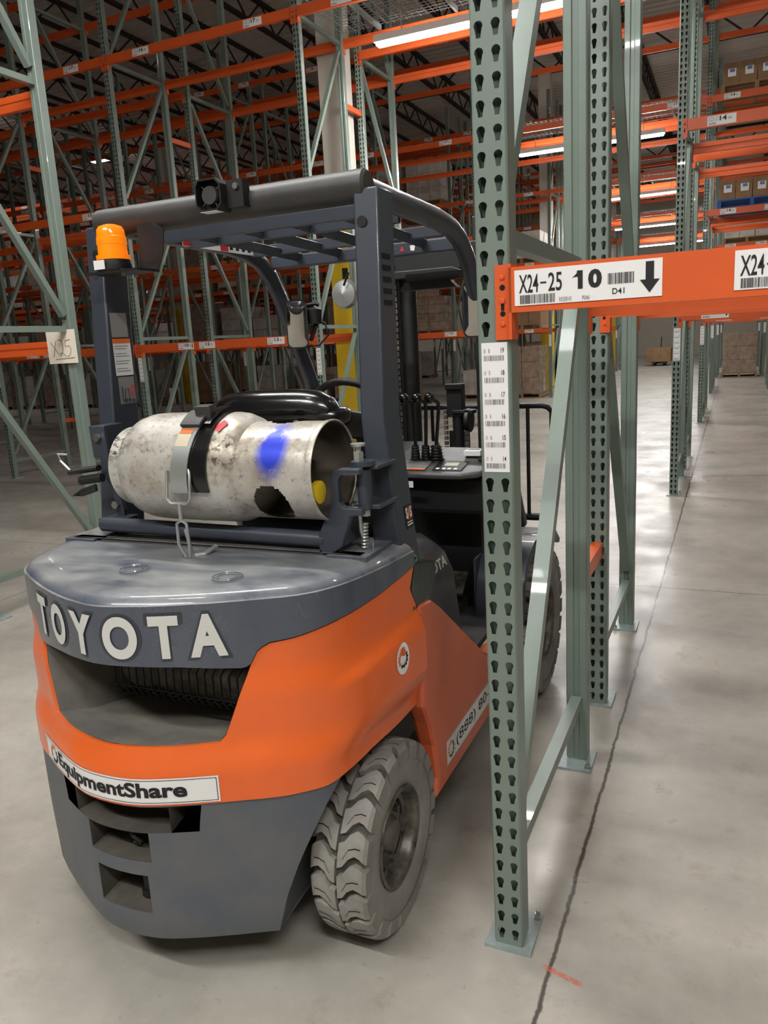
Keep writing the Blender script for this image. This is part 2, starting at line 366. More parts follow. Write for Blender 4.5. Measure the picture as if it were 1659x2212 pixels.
# ------------------------------------------------------------------ rack parts
PITCH = .0508
POST_H = 7.3
def post_mesh():
    g = MB(); nz = int(POST_H/PITCH)
    hp = [(.0098*math.cos(a), .006+.0098*math.sin(a)) for a in [math.radians(-38+32*k) for k in range(9)]]+[(-.0056, -.010), (-.0048, -.0175), (.0048, -.0175), (.0056, -.010)]
    n = len(hp)
    for k in range(nz):
        z0 = .016+k*PITCH; z1 = z0+PITCH; zc = z0+PITCH*.55
        for sx in (-1, 1):
            x0, x1 = (-.034, 0) if sx < 0 else (0, .034); cx = .0185*sx
            hole = []; outer = []
            for hx, hz in hp:
                hole.append((cx+hx, zc+hz))
                dx, dz = hx, hz+.003; t = min((.017/abs(dx)) if abs(dx) > 1e-6 else 9, (PITCH/2/abs(dz)) if abs(dz) > 1e-6 else 9)
                outer.append((min(max((x0+x1)/2+dx*t, x0), x1), min(max((z0+z1)/2+dz*t, z0), z1)))
            # add rectangle corners to the outer loop
            out = []; 
            for i in range(n):
                out.append([outer[i]])
                a, b = outer[i], outer[(i+1) % n]
                for c in ((x0, z0), (x1, z0), (x1, z1), (x0, z1)):
                    on_a = abs(a[0]-c[0]) < 1e-7 or abs(a[1]-c[1]) < 1e-7; on_b = abs(b[0]-c[0]) < 1e-7 or abs(b[1]-c[1]) < 1e-7
                    if on_a and on_b and not (abs(a[0]-b[0]) < 1e-7 or abs(a[1]-b[1]) < 1e-7): out[-1].append(c)
            vs = []; fs = []
            for i in range(n):
                a = out[i]+[outer[(i+1) % n]]; k0 = len(vs)
                vs += [(p[0], 0, p[1]) for p in a]+[(hole[(i+1) % n][0], 0, hole[(i+1) % n][1]), (hole[i][0], 0, hole[i][1])]
                fs.append(tuple(range(k0, len(vs))))
                vs += [(hole[i][0], 0, hole[i][1]), (hole[(i+1) % n][0], 0, hole[(i+1) % n][1]), (hole[(i+1) % n][0], .0025, hole[(i+1) % n][1]), (hole[i][0], .0025, hole[i][1])]
                fs.append(tuple(range(len(vs)-4, len(vs))))
            g.add(vs, fs)
    zt = .016+nz*PITCH
    # channel body behind the punched face
    prof = [(-.034, 0), (-.038, .004), (-.038, .066), (-.034, .07), (-.012, .07), (-.008, .064), (.008, .064), (.012, .07), (.034, .07), (.038, .066), (.038, .004), (.034, 0)]
    vs = [(p[0], p[1], z) for z in (.016, zt) for p in prof]; N = len(prof)
    g.add(vs, [(i, i+1, N+i+1, N+i) for i in range(N-1)])
    g.box(-.034, .034, 0, .07, .010, .016)
    g.box(-.034, .034, .001, .068, zt-.003, zt)
    return g
pm = post_mesh()
post_front = pm.mesh('post', 'rack_green', False)
pr = MB(); pr.v = [(-x, 1.067-y, z) for x, y, z in pm.v]; pr.f = pm.f; pr.m = pm.m
post_rear = pr.mesh('post', 'rack_green', False)
def plate_mesh(y0):
    g = MB(); g.box(-.062, .062, y0, y0+.16, 0, .010); return g.mesh('base_plate', 'zinc', False)
pl_f = plate_mesh(-.016); pl_r = plate_mesh(1.067-.144)
def bolt_mesh(x, y):
    g = MB(); g.lathe([(.010, .012), (.014, .012), (.014, .009), (.026, .009), (.026, .005), (.036, .005), (.036, 0)], (x, y, 0), 'z', 6); return g.mesh('anchor_bolt', 'bolt_steel')
bo_f = bolt_mesh(.05, .122); bo_r = bolt_mesh(.05, .945)
hz_m = MB().box(-.02, .02, .071, .996, -.02, .02).mesh('horizontal_brace', 'rack_green', False)
dg = MB(); dg.obox((0, .085, .09), (0, .975, 1.49), .045, .04); dg_m = dg.mesh('diagonal_brace', 'rack_green', False)
# the white number strip on the aisle-side post
strip_items = [(rect2d(-.030, .030, 1.293, 1.588), 0)]
ink_items = []
for i, nn in enumerate(('19', '18', '17', '16', '15', '14')):
    zb = 1.5555-i*.0492
    ink_items += [(fit_text(nn, .015, .0225, zb+.009, zb+.0205, .01), 0), (bars2d(-.0245, .0225, zb-.008, zb+.004, 13, i), 1),
                  (fit_text('X24', -.0255, -.0205, zb+.010, zb+.019), 1), (fit_text('B', -.0135, -.0105, zb+.010, zb+.019), 1)]
strip_m = MB().box(-.030, .030, -.0012, -.0002, 1.293, 1.588).mesh('number_strip', 'paper', False)
strip_ink = flat(ink_items, lambda u, v: Vector((u, -.0018, v)), None).mesh('printing', ['ink', 'grey_ink'], False)
def make_frame(strip):
    t = bpy.data.objects.new('upright_frame', None); COL.objects.link(t); t.empty_display_size = .1
    link('post', post_front, t); link('post', post_rear, t)
    p = link('base_plate', pl_f, t); link('anchor_bolt', bo_f, p)
    p = link('base_plate', pl_r, t); link('anchor_bolt', bo_r, p)
    for z in (.25, 1.82, 3.40, 4.98, 6.56):
        o = link('horizontal_brace', hz_m, t); o.location.z = z
        if z < 6: o = link('diagonal_brace', dg_m, t); o.location.z = z
    if strip:
        s = link('number_strip', strip_m, t); link('printing', strip_ink, s)
    return t
# ------------------------------------------------------------------ beams
LV = [1.745, 3.37, 5.03, 6.65]         # beam tops
def beam_parts(L):
    """beam along +x from 0 (line centre) to L, front face at y=-.02"""
    b = MB(); prof = [(-.022, 0), (.026, 0), (.026, -.04), (.018, -.044), (.018, -.095), (-.022, -.095)]
    prof = [(p[0], p[1]) for p in prof]; x0, x1 = .041, L-.041
    b.prism(prof, 'x', x0, x1)
    c = MB()
    def conn(x, s):
        c.box(min(x, x+s*.034), max(x, x+s*.034), -.006, -.001, -.152, .008)          # plate on the post face
        c.box(min(x+s*.034, x+s*.041), max(x+s*.034, x+s*.041), -.022, .03, -.152, .008)
    m1 = MB(); c = m1; conn(.006, 1)
    for z, rr in ((-.018, .005), (-.068, .006), (-.118, .005)): m1.lathe([(-.006, rr), (-.010, rr), (-.0105, rr*.6), (-.0105, 0)], (.023, 0, z), 'y', 10)
    m2 = MB(); c = m2; conn(L-.006, -1)
    for z, rr in ((-.018, .005), (-.068, .006), (-.118, .005)): m2.lathe([(-.006, rr), (-.010, rr), (-.0105, rr*.6), (-.0105, 0)], (L-.023, 0, z), 'y', 10)
    for mm, xx in ((m1, .023), (m2, L-.023)):
        for z, rr in ((-.040, .0065), (-.096, .0062)): vs, fs = disc2d(xx, z, rr, rr, 16); mm.add([(u, -.0063, v) for u, v in vs], fs, 1)
        mm.add([(xx-.004, -.0063, -.089), (xx+.004, -.0063, -.089), (xx+.004, -.0063, -.075), (xx-.004, -.0063, -.075)], [(0, 1, 2, 3)], 1)
    return b.mesh('rail', 'rack_orange', False), m1.mesh('end_connector', ['rack_orange', 'void'], False), m2.mesh('end_connector', ['rack_orange', 'void'], False)
BP = {}
def bp(L):
    L = round(L, 2)
    if L not in BP: BP[L] = beam_parts(L)
    return BP[L]
label_plate = {}
def small_label(num, arrow=False):
    key = (num, arrow)
    if key not in label_plate:
        pm_ = MB().box(-.115, .115, -.0232, -.0222, -.087, -.010).mesh('location_label', 'paper', False)
        it = [(fit_text('X25-21', -.08, -.02, -.052, -.024), 1), (fit_text(num, -.012, .030, -.054, -.024, .03), 0), (bars2d(-.078, -.03, -.074, -.060, 12, 3), 1), (bars2d(.038, .062, -.052, -.036, 8, 4), 1)]
        if arrow: it.append((([(.066, -.026), (.074, -.026), (.074, -.052), (.078, -.052), (.070, -.07), (.062, -.052), (.066, -.052)], [tuple(range(7))]), 0))
        im = flat(it, lambda u, v: Vector((u*1.35, -.0238, (v+.049)*1.3-.0485)), None).mesh('printing', ['ink', 'grey_ink'], False)
        label_plate[key] = (pm_, im)
    return label_plate[key]
def make_beam(L, labels):
    t = bpy.data.objects.new('rack_crossbar', None); COL.objects.link(t); t.empty_display_size = .1
    r, c1, c2 = bp(L); link('rail', r, t); link('end_connector', c1, t); link('end_connector', c2, t)
    for x, num, ar in labels:
        a, b = small_label(num, ar); o = link('location_label', a, t); o.location.x = x; link('printing', b, o)
    return t
# ------------------------------------------------------------------ the rack grid
FY = [1.738+6.14*k for k in range(6)]
LINES = [.79, -.495, -4.28, -6.83, -9.37]+[-9.37-2.54*i for i in range(1, 13)]
def in_view(x, y): return -1.245*y-1.6 < x < .032*y+1.2 if y > 3 else -5.0 < x < .9
RN = ['nearest', 'second', 'third', 'fourth', 'fifth', 'sixth', 'seventh', 'eighth', 'ninth', 'tenth', 'eleventh', 'twelfth']
def linename(i):
    if i == 0: return 'right of the tunnel, second upright line'
    if i == 1: return 'at the right edge of the tunnel'
    if i == 2: return 'at the left edge of the tunnel'
    return '%s line left of the tunnel' % ords[i-2]
proto = {True: make_frame(True), False: make_frame(False)}
used = set()
beams = []
rows = []
for k in range(6):
    rows.append((FY[k], False)); rows.append((FY[k]+1.49, True))
for ri, (y, flip) in enumerate(rows):
    js = [j for j, x in enumerate(LINES) if in_view(x, y)]
    if ri == 0: js = [0, 1]
    if ri == 1: js = [0, 1, 2, 3]
    for j in js:
        x = LINES[j]; st = not flip
        if st not in used: f = proto[st]; used.add(st)
        else: f = copy_tree(proto[st])
        if flip: f.location = (x, y+1.067, 0); f.rotation_euler.z = PI
        else: f.location = (x, y, 0)
        tag(f, 'green punched upright frame of the %s rack row, %s' % (RN[ri], linename(j)), 'rack frame', 'green rack upright frames')
    for j in js:
        if j-1 in js or (j-1 == 0 and ri < 2):
            xa, xb = LINES[j], LINES[j-1]; tunnel = (j == 2)
            if ri == 1 and j == 2 : lv = []
            else: lv = [2, 3] if tunnel else [0, 1, 2, 3]
            if ri in (0, 1) and j == 2: lv = [2, 3]
            for l in lv:
                for face in (0, 1): beams.append((ri, j, l, face, xa, xb, y))
# rank beams by projected size and keep the largest as individuals
def size_of(b):
    ri, j, l, face, xa, xb, y = b; yy = y+(1.067 if face else 0)
    tot = 0; prev = None; n = 8
    for i in range(n+1):
        q = proj((xa+(xb-xa)*i/n, yy, LV[l]-.05)); inside = q and -40 < q[0] < 1700 and -40 < q[1] < 2250
        if prev and inside: tot += abs(q[0]-prev[0])
        prev = q if inside else None
    return tot/max(yy, 1)
beams = [b for b in beams if size_of(b) > 0 or b[0] < 2]
beams.sort(key=lambda b: -size_of(b))
def level_name(l): return ('lowest', 'second', 'third', 'top')[l]
def bay_name(j):
    if j == 1: return 'bay right of the tunnel'
    if j == 2: return 'spanning the tunnel'
    return '%s bay left of the tunnel' % ords[j-3]
bproto = {}
for b in beams[:290]:
    ri, j, l, face, xa, xb, y = b; L = round(xb-xa, 2); labelled = (not rows[ri][1]) and face == 0 and not (ri == 0)
    num = ('13', '15', '17', '18')[l]
    labs = ()
    if labelled:
        if l == 0 and L > 2: labs = ((.75, '10', True), (1.06, '12', False), (2.02, '13', False))
        elif L > 2: labs = ((.55, ('12', '14', '16', '18')[l], False), (L-.5, num, False))
        else: labs = ((.32, '14' if l else '10', l == 0), (.95, num, False))
    key = (L, labs)
    if key not in bproto: bproto[key] = t = make_beam(L, labs)
    else: t = copy_tree(bproto[key])
    if face == 0: t.location = (xa, y, LV[l])
    else: t.location = (xb, y+1.067, LV[l]); t.rotation_euler.z = PI
    tag(t, 'orange %s beam, %s level of the %s rack row, %s' % ('rear' if face else 'front', level_name(l), RN[ri], bay_name(j)), 'beam', 'orange rack beams')
far = MB()
for b in beams[290:]:
    ri, j, l, face, xa, xb, y = b; yy = y+(1.067 if face else 0); s = -1 if face else 1
    far.box(xa+.041, xb-.041, min(yy-.022*s, yy+.026*s), max(yy-.022*s, yy+.026*s), LV[l]-.095, LV[l])
if far.v:
    o = far.build('rack_crossbars', 'rack_orange', smooth=False); tag(o, 'remaining orange beams of the farthest rack rows at the back', 'beam'); o['kind'] = 'stuff'
# row spacers (orange) tying back-to-back frames
sp_m = MB().box(-.02, .02, 0, .419, -.03, .03).mesh('row_spacer', 'rack_orange', False)
for (x, y, z, lb) in ((-.495, FY[0]+1.069, .71, 'orange row spacer low behind the near right upright'), (-4.28, FY[1]+1.069, 4.34, 'orange row spacer high in front of the white column'),
                      (-6.83, FY[1]+1.069, 4.34, 'orange row spacer high on the rack line left of the white column'),
                      (-6.83, FY[1]+1.069, .71, 'orange row spacer low on the rack line left of the tunnel'), (-9.37, FY[1]+1.069, .71, 'orange row spacer low at the left behind the handwritten card'),
                      (-9.37, FY[1]+1.069, 4.34, 'orange row spacer high at the left above the beacon'), (-.495, FY[1]+1.069, .71, 'orange row spacer low between the third and fourth rows on the right')):
    o = link('row_spacer', sp_m); o.location = (x, y, z); tag(o, lb, 'spacer', 'orange row spacers')
# the nearest beam on the right carries a big readable label
def near_label(x0, text, num, nm, parent_loc):
    t = MB().box(x0, x0+.292, 1.7138, 1.7150, 1.668, 1.738).build('location_label', 'paper', None, bevel=0)
    return t
def near_labels():
    # find the individual beam object of row 0, right bay, level 0, front
    tgt = [o for o in bpy.data.objects if o.get('label', '').startswith('orange front beam, lowest level of the nearest rack row, bay right')][0]
    bx = tgt.location.x
    for x0, w_ in ((-.440, .302), (-.006, .302)):
        u0 = x0-bx
        o = MB().box(u0, u0+w_, -.0242, -.0224, -.082, -.008).build('location_label', 'paper', tgt, smooth=False)
        one = [(.000, .62), (.42, .86), (.44, 1.0), (1.0, 1.0), (1.0, 0), (.52, 0), (.52, .66), (.0, .66)]
        it = [(fit_text('X24', u0+.010, u0+.052, -.056, -.018, .012), 0), (rect2d(u0+.056, u0+.069, -.039, -.0355), 0), (fit_text('25', u0+.073, u0+.102, -.056, -.018, .012), 0),
              (([(u0+.124+a*.021, -.056+b*.037) for a, b in one], [tuple(range(8))]), 0), (fit_text('0', u0+.156, u0+.184, -.0565, -.0185, .05), 0), (bars2d(u0+.012, u0+.088, -.079, -.0605, 28, 5), 0),
              (fit_text('RESERVE', u0+.096, u0+.122, -.079, -.070), 1), (fit_text('P046', u0+.144, u0+.159, -.079, -.070), 1), (bars2d(u0+.196, u0+.248, -.052, -.030, 22, 9), 0),
              (fit_text('D41', u0+.205, u0+.229, -.072, -.060, .01), 0),
              (([(u0+.270, -.013), (u0+.286, -.013), (u0+.286, -.048), (u0+.297, -.048), (u0+.278, -.074), (u0+.259, -.048), (u0+.270, -.048)], [tuple(range(7))]), 0)]
        flat(it, lambda u, v: Vector((u, -.0250, v)), None).build('printing', ['ink', 'grey_ink'], o, smooth=False)
near_labels()
# handwritten card on the left frame
t = thing('paper_sign', 'cream paper card with handwritten X25, stuck on the left green upright', 'sign', (-4.325, 4.205, 1.70))
MB().box(-.135, .135, -.001, 0, -.115, .115).build('card', 'paper_old', t, smooth=False)
sg = MB()
def stroke(pts): sg.tube([(p[0], -.0025, p[1]) for p in pts], .0018, 6)
stroke([(-.10, .035), (-.03, -.055)]); stroke([(-.05, .04), (-.085, -.07)])
stroke([(-.035, .045), (-.01, .05), (.01, .03), (.012, -.01), (-.005, -.05), (-.02, -.065), (-.022, -.045), (.0, -.04), (.035, -.068)])
stroke([(.04, .04), (.035, .0), (.07, .005), (.085, -.02), (.075, -.055), (.045, -.07)]); stroke([(.04, .042), (.085, .045)])
stroke([(-.07, -.085), (.11, -.078)])
sg.build('handwriting', 'pencil', t)
# wire decks with fluorescent strips over the tunnel
wd = MB(); W0, W1 = .05, 3.735
x = W0
while x <= W1: wd.box(x-.002, x+.002, .03, 1.04, 0, .004); x += .08
y = .03
while y <= 1.04: wd.box(W0, W1, y-.002, y+.002, .004, .008); y += .07
for x in (.5, 1.4, 2.3, 3.2): wd.box(x, x+.03, .02, 1.04, -.0455, -.001)
wmesh = wd.mesh('wire_deck', 'zinc', False)
fx = MB().box(0, 2.44, -.06, .06, .0, .07).mesh('housing', 'fixture', False)
tb = MB().box(.02, 2.42, -.045, .045, -.03, -.001).mesh('lamp_tube', 'lamp', False)
for ri in (0, 2, 4, 6, 8, 10):
    y = rows[ri][0]
    o = link('wire_deck', wmesh); o.location = (-4.28, y, LV[2]+.047); tag(o, 'galvanised wire mesh deck over the tunnel in the %s rack row' % RN[ri], 'wire deck', 'wire decks over the tunnel')
    t = thing('strip_light', 'lit fluorescent strip light under the tunnel deck of the %s rack row' % RN[ri], 'light', (-3.62, y+.55, 4.72), 0, 'fluorescent strips over the tunnel')
    link('housing', fx, t); link('lamp_tube', tb, t)
    s = MB()
    for xx in (.3, 2.1): s.box(xx-.005, xx+.005, -.005, .005, .07, .258)
    s.build('hanger', 'zinc', t, smooth=False)
for x, nm in ((-3.4, 'left'), (.3, 'right')):  # unseen pair added on the camera side to brighten forklift and near upright
    t = thing('strip_light', 'lit strip light added as unseen fill over the aisle behind the forklift, %s of two' % nm, 'light', (x, -1.5, 4.72))
    link('housing', fx, t); link('lamp_tube', tb, t)
    s = MB()
    for xx in (.3, 2.1): s.box(xx-.005, xx+.005, -.005, .005, .07, CEIL-4.72)
    s.build('hanger', 'zinc', t, smooth=False)
# high-bay lamps above the aisles; the rearmost pair is added camera-side fill
hb = MB(); hb.box(-.6, .6, -.17, .17, .02, .12)
hbm = hb.mesh('housing', 'fixture', False)
hbl = MB().box(-.58, .58, -.15, .15, 0, .019).mesh('diffuser', 'bay_lamp', False)
hbr = MB().tube([(0, 0, .12), (0, 0, CEIL-8.85)], .008, 6).mesh('suspension_rod', 'zinc')
AY = [-5.2, -.9, 6.1, 12.25, 18.4, 24.5, 30.7, 43]; an = ['unseen, fill-only rearmost', 'camera', 'first', 'second', 'third', 'fourth', 'fifth', 'farthest']
for a, y in enumerate(AY):
    for i, x in enumerate((3.5, -2.4) if a == 0 else (-2.4,) if a == 1 else (3.5, -2.4, -8.2, -14, -21.8, -27)):
        if x < -1.3*max(y, 4)-4 or (y in (6.1, 12.25, 18.4) and -15 < x < 0) or (24 < y < 40 and x > -20) or (y == 24.5 and x < -25): continue
        t = thing('high_bay_light', 'lit rectangular high-bay lamp over the %s aisle, %s from the right' % (an[a], ords[i]), 'light', (x, y, 8.85), 0, 'high-bay lamps over the aisles')
        link('housing', hbm, t); link('diffuser', hbl, t); link('suspension_rod', hbr, t)
# ------------------------------------------------------------------ pallet loads far down the rows
def pallet_mesh():
    g = MB()
    for x in (-.5, -.03, .44): g.box(x, x+.06, -.5, .5, .02, .11)
    for i in range(7): g.box(-.5, .5, -.5+i*.15, -.41+i*.15, .11, .13)
    for y in (-.5, -.04, .41): g.box(-.5, .5, y, y+.09, 0, .02)
    return g
pw = pallet_mesh().mesh('pallet', 'pallet_wood', False); pb = pallet_mesh().mesh('pallet', 'pallet_blue', False)
def stack_mesh(nx, ny, nz, h, m, lab=False, seed=0):
    r = random.Random(seed); g = MB(); lb = MB()
    for k in range(nz):
        for i in range(nx):
            for j in range(ny):
                if k == nz-1 and r.random() < .15 and nz > 2: continue
                x0 = -.48+.96*i/nx; y0 = -.48+.96*j/ny; d = r.uniform(0, .012)
                g.box(x0+.006, x0+.96/nx-.006, y0+.006-d, y0+.96/ny-.006, .131+k*h, .131+(k+1)*h-.006)
                if lab and j == 0: g.box(x0+.96/nx*.3, x0+.96/nx*.78, y0+.001-d, y0+.0055-d, .131+k*h+h*.35, .131+k*h+h*.72, 1); 
                if lab and j == 0: g.box(x0+.96/nx*.42, x0+.96/nx*.7, y0-.001-d, y0+.0009-d, .131+k*h+h*.55, .131+k*h+h*.70, 2)
    return g.mesh('carton_stack', [m, 'paper', 'tape_blue'], False)
kinds = [(stack_mesh(3, 2, 4, .30, 'carton', False, 1), 'brown carton'), (stack_mesh(2, 2, 5, .22, 'wrapped', False, 2), 'film wrapped brown'), (stack_mesh(3, 2, 3, .34, 'carton_white', False, 3), 'whitish wrapped'),
         (stack_mesh(2, 2, 3, .40, 'wrapped', False, 4), 'film wrapped tan'), (stack_mesh(4, 2, 5, .24, 'carton', False, 5), 'small brown carton'), (stack_mesh(3, 2, 2, .32, 'carton_white', False, 6), 'low whitish wrapped')]
lp = {}
def load(kind, x, y, z, label, blue=False, kd=None, rz=0.):
    me = kd or kinds[kind][0]; key = (me.name, blue)
    if key not in lp:
        t = bpy.data.objects.new('pallet_load', None); COL.objects.link(t); link('pallet', pb if blue else pw, t); link('carton_stack', me, t); lp[key] = t
    else: t = copy_tree(lp[key])
    t.location = (x, y, z); t.rotation_euler.z = rz; return tag(t, label, 'pallet load', 'palletised cartons in the racks')
rl = random.Random(11)
lab_k = stack_mesh(3, 2, 4, .30, 'carton', True, 8); low_lab = stack_mesh(4, 2, 1, .30, 'carton', True, 9)
load(0, -5.95, FY[4]+.52, 0, 'brown cartons with white labels on a pallet on the floor, between right post and brace', kd=lab_k)
load(0, -4.9, FY[4]+.52, 0, 'brown cartons with white labels beside the far yellow column, on the floor', kd=lab_k)
load(3, .14, FY[4]+.55, 0, 'tall film wrapped pallet of brown cartons standing at the end of the right aisle', kd=kinds[3][0])
load(0, .16, FY[2]+.53, LV[1], 'low row of cartons with white labels on a blue pallet, upper right', True, low_lab)
load(0, .16, FY[2]+.53, LV[2], 'cartons with white labels on a wooden pallet one level above the blue pallet', False, low_lab)
load(5, .16, FY[3]+.53, LV[1], 'low wrapped cartons one rack row behind the blue pallet', False)
for ri in (6, 8, 10):
    y = rows[ri][0]
    js = [j for j in range(3, len(LINES)) if in_view(LINES[j], y)]
    for j in js:
        for half in (0, 1):
            for l in (-1, 0, 1, 2):
                if rl.random() > (.62 if l < 1 else .8 if l < 2 else .5): continue
                if ri == 8 and j == 3 and l == -1: continue
                z = 0 if l < 0 else LV[l]+.001; xx = LINES[j]+(.68 if half == 0 else 1.82)
                kd = rl.choice((0, 1, 2, 2, 3, 4, 5, 5))
                if ri == 6 and -17.1 < xx < -14.3 and l < 2 and half == 0: continue
                load(kd, xx+rl.uniform(-.04, .04), y+.53, z, '%s load, %s, %s row, %s bay from tunnel, %s' % (kinds[kd][1], 'on floor' if l < 0 else level_name(l)+' level', RN[ri], ords[j-3], 'left half' if half == 0 else 'right half'))
# a carton on a low jack far down the tunnel aisle
t = thing('pallet_jack', 'low black pallet jack far down the tunnel aisle carrying one carton', 'pallet jack', (-3.0, 36.5, 0))
g = MB(); g.box(-.28, -.12, -.5, .6, .1, .16); g.box(.12, .28, -.5, .6, .1, .16); g.box(-.28, .28, .55, .8, .06, .5); g.build('forks', 'black', t, smooth=False)
MB().tube([(0, .75, .5), (0, 1.0, 1.2)], .02, 8).build('tow_handle', 'black', t)
g = MB()
for x in (-.2, .2):
    for y in (-.4, .65): g.lathe([(-.04, 0), (-.04, .08), (.04, .08), (.04, 0)], (x, y, .081), 'x', 14)
g.build('roller', 'black', t)
tag(MB().box(-.5, .5, -.45, .5, .165, .75).build('carton', 'carton', None, bevel=.01), 'single large brown carton riding on the black pallet jack', 'carton').location = (-3.0, 36.5, 0)
# ------------------------------------------------------------------ forklift truck (local x right, y forward, z up)
TY = 1.8
FK = thing('forklift', 'orange and dark grey gas forklift seen from behind, parked left of the green upright', 'forklift', (-1.36, TY, 0), 0)
OFF = (0, -TY, 0)
def tb_(mb, name, mats, parent=FK, **k):
    k.setdefault('off', OFF); return mb.build(name, mats, parent, **k)
# plan outlines of the counterweight (half), low and high
PL = [(0, 1.275), (.08, 1.283), (.16, 1.312), (.25, 1.355), (.32, 1.392), (.38, 1.425), (.44, 1.468), (.487, 1.515), (.512, 1.585), (.528, 1.69), (.542, 1.80), (.550, 1.93)]
PM = [(0, 1.300), (.09, 1.314), (.17, 1.340), (.25, 1.383), (.32, 1.422), (.38, 1.453), (.44, 1.492), (.485, 1.54), (.520, 1.61), (.545, 1.70), (.562, 1.80), (.576, 1.93)]
PU = [(0, 1.314), (.09, 1.332), (.17, 1.360), (.25, 1.396), (.32, 1.433), (.38, 1.468), (.435, 1.505), (.480, 1.56), (.514, 1.64), (.536, 1.74), (.550, 1.84), (.560, 1.93)]
def cat(P, t):
    n = len(P)-1; f = min(max(t, 0), .99999)*n; i = int(f); u = f-i
    g_ = lambda k: Vector(P[k]) if 0 <= k <= n else (Vector((-P[1][0], P[1][1])) if k < 0 else 2*Vector(P[n])-Vector(P[n-1]))
    a, b, c, d = g_(i-1), g_(i), g_(i+1), g_(i+2)
    return .5*((2*b)+(c-a)*u+(2*a-5*b+4*c-d)*u*u+(3*b-a-3*c+d)*u**3)
def sm(a, b, v):
    u = min(max((v-a)/(b-a), 0), 1); return u*u*(3-2*u)
def SF(t, z, off=0.):
    """counterweight skin; t in -1..1, z height, off outward"""
    s = 1 if t >= 0 else -1; a = abs(t)
    def P(q):
        return cat(PL, q).lerp(cat(PM, q), sm(.61, .70, z)).lerp(cat(PU, q), sm(.79, .87, z))
    p = P(a); q = P(min(a+.01, 1)) - P(max(a-.01, 0)) if a > .01 else Vector((1, 0)); q.normalize()
    nrm = Vector((q.y, -q.x))
    side = sm(.60, .74, a)
    zr = .795+.055*sm(.62, 1, a)
    off2 = off+side*.012*(1-sm(zr-.009, zr+.009, z))*sm(.585, .66, z)
    p = p+nrm*off2
    return Vector((s*p.x, p.y, z))
def t_of_x(x, z=.7):
    lo, hi = 0., 1.
    for _ in range(30):
        m_ = (lo+hi)/2
        if SF(m_, z).x < abs(x): lo = m_
        else: hi = m_
    return lo if x >= 0 else -lo
def interp(T, x):
    x = abs(x)
    for (a, va), (b, vb) in zip(T, T[1:]):
        if x <= b: return va+(vb-va)*(x-a)/(b-a)
    return T[-1][1]
tc = [t_of_x(x) for x in (.262, .275, .335, .350)]
# orange upper edge / hood lip / orange lower edge as functions of t
OT = [(0, .683), (tc[0], .685), (tc[1], .700), (tc[2], .872), (tc[3], .903), (t_of_x(.37), .921), (t_of_x(.43), .928), (t_of_x(.486), .942), (.8, .962), (1, .990)]
HB = [(0, .887), (.2, .880), (tc[0], .872), (t_of_x(.322), .867), (tc[2], .876), (tc[3], .907), (t_of_x(.37), .925), (t_of_x(.43), .932), (t_of_x(.486), .946), (.8, .966), (1, .994)]
OB = [(0, .541), (.5, .541), (.62, .545), (.70, .556), (.8, .566), (1, .574)]
ts = sorted(set([round(-1+i*.025, 4) for i in range(81)]+[s*v for s in (-1, 1) for a, b in zip(tc, tc[1:]) for v in [a+(b-a)*k/6 for k in range(7)]]))
def band(ts, zb, zt, n, off=0.):
    vs = []; fs = []; N = n+1
    for t in ts:
        a, b = zb(t), zt(t)
        for i in range(N): vs.append(SF(t, a+(b-a)*i/n, off))
    for i in range(len(ts)-1):
        for k in range(n): fs.append((i*N+k, (i+1)*N+k, (i+1)*N+k+1, i*N+k+1))
    return vs, fs
def lip(ts, zf, depth, dz=0., off=0.):
    vs = []; 
    for t in ts: p = SF(t, zf(t), off); q = SF(t, zf(t)+dz, off-depth); vs += [p, q]
    return vs, [(2*i, 2*i+1, 2*i+3, 2*i+2) for i in range(len(ts)-1)]
g = MB(); v_, f_ = band(ts, lambda t: interp(OB, t), lambda t: interp(OT, t), 30, .004); g.add(v_, f_)
v_, f_ = lip(ts, lambda t: interp(OT, t), .008, 0, .004); g.add(v_, f_)
v_, f_ = lip(ts, lambda t: interp(OB, t), .03, 0, .004); g.add(v_, [f[::-1] for f in f_])
cw = tb_(g, 'counterweight_shell', 'truck_orange', ang=50)
# end caps of the shell towards the frame panels
# hood
g = MB(); v_, f_ = band(ts, lambda t: interp(HB, t), lambda t: 1.033, 6, .008); g.add(v_, f_)
prof = [(1.033, .008), (1.0345, .002), (1.046, -.006), (1.052, -.018), (1.057, -.040), (1.059, -.06)]
N = len(prof); vs = [SF(t, z, o) for t in ts for z, o in prof]; g.add(vs, [(i*N+k, (i+1)*N+k, (i+1)*N+k+1, i*N+k+1) for i in range(len(ts)-1) for k in range(N-1)])
v_, f_ = lip(ts, lambda t: interp(HB, t), .035, 0, .008); g.add(v_, [f[::-1] for f in f_])
ring = [SF(t, 1.059, -.06) for t in ts]
tt = [t for t in ts if abs(t) <= .93]; r2 = [SF(t, 1.059, -.06) for t in tt]
g.add([tuple(p) for p in r2]+[(r2[-1].x, 1.74, 1.069), (.30, 1.745, 1.071), (-.30, 1.745, 1.071), (r2[0].x, 1.74, 1.069)], [tuple(range(len(r2)+4))])
for s in (-1, 1): g.box(min(s*.40, s*.515), max(s*.40, s*.515), 1.73, 1.93, 1.03, 1.066)
hood = tb_(g, 'rear_hood', 'hood_grey', ang=30)
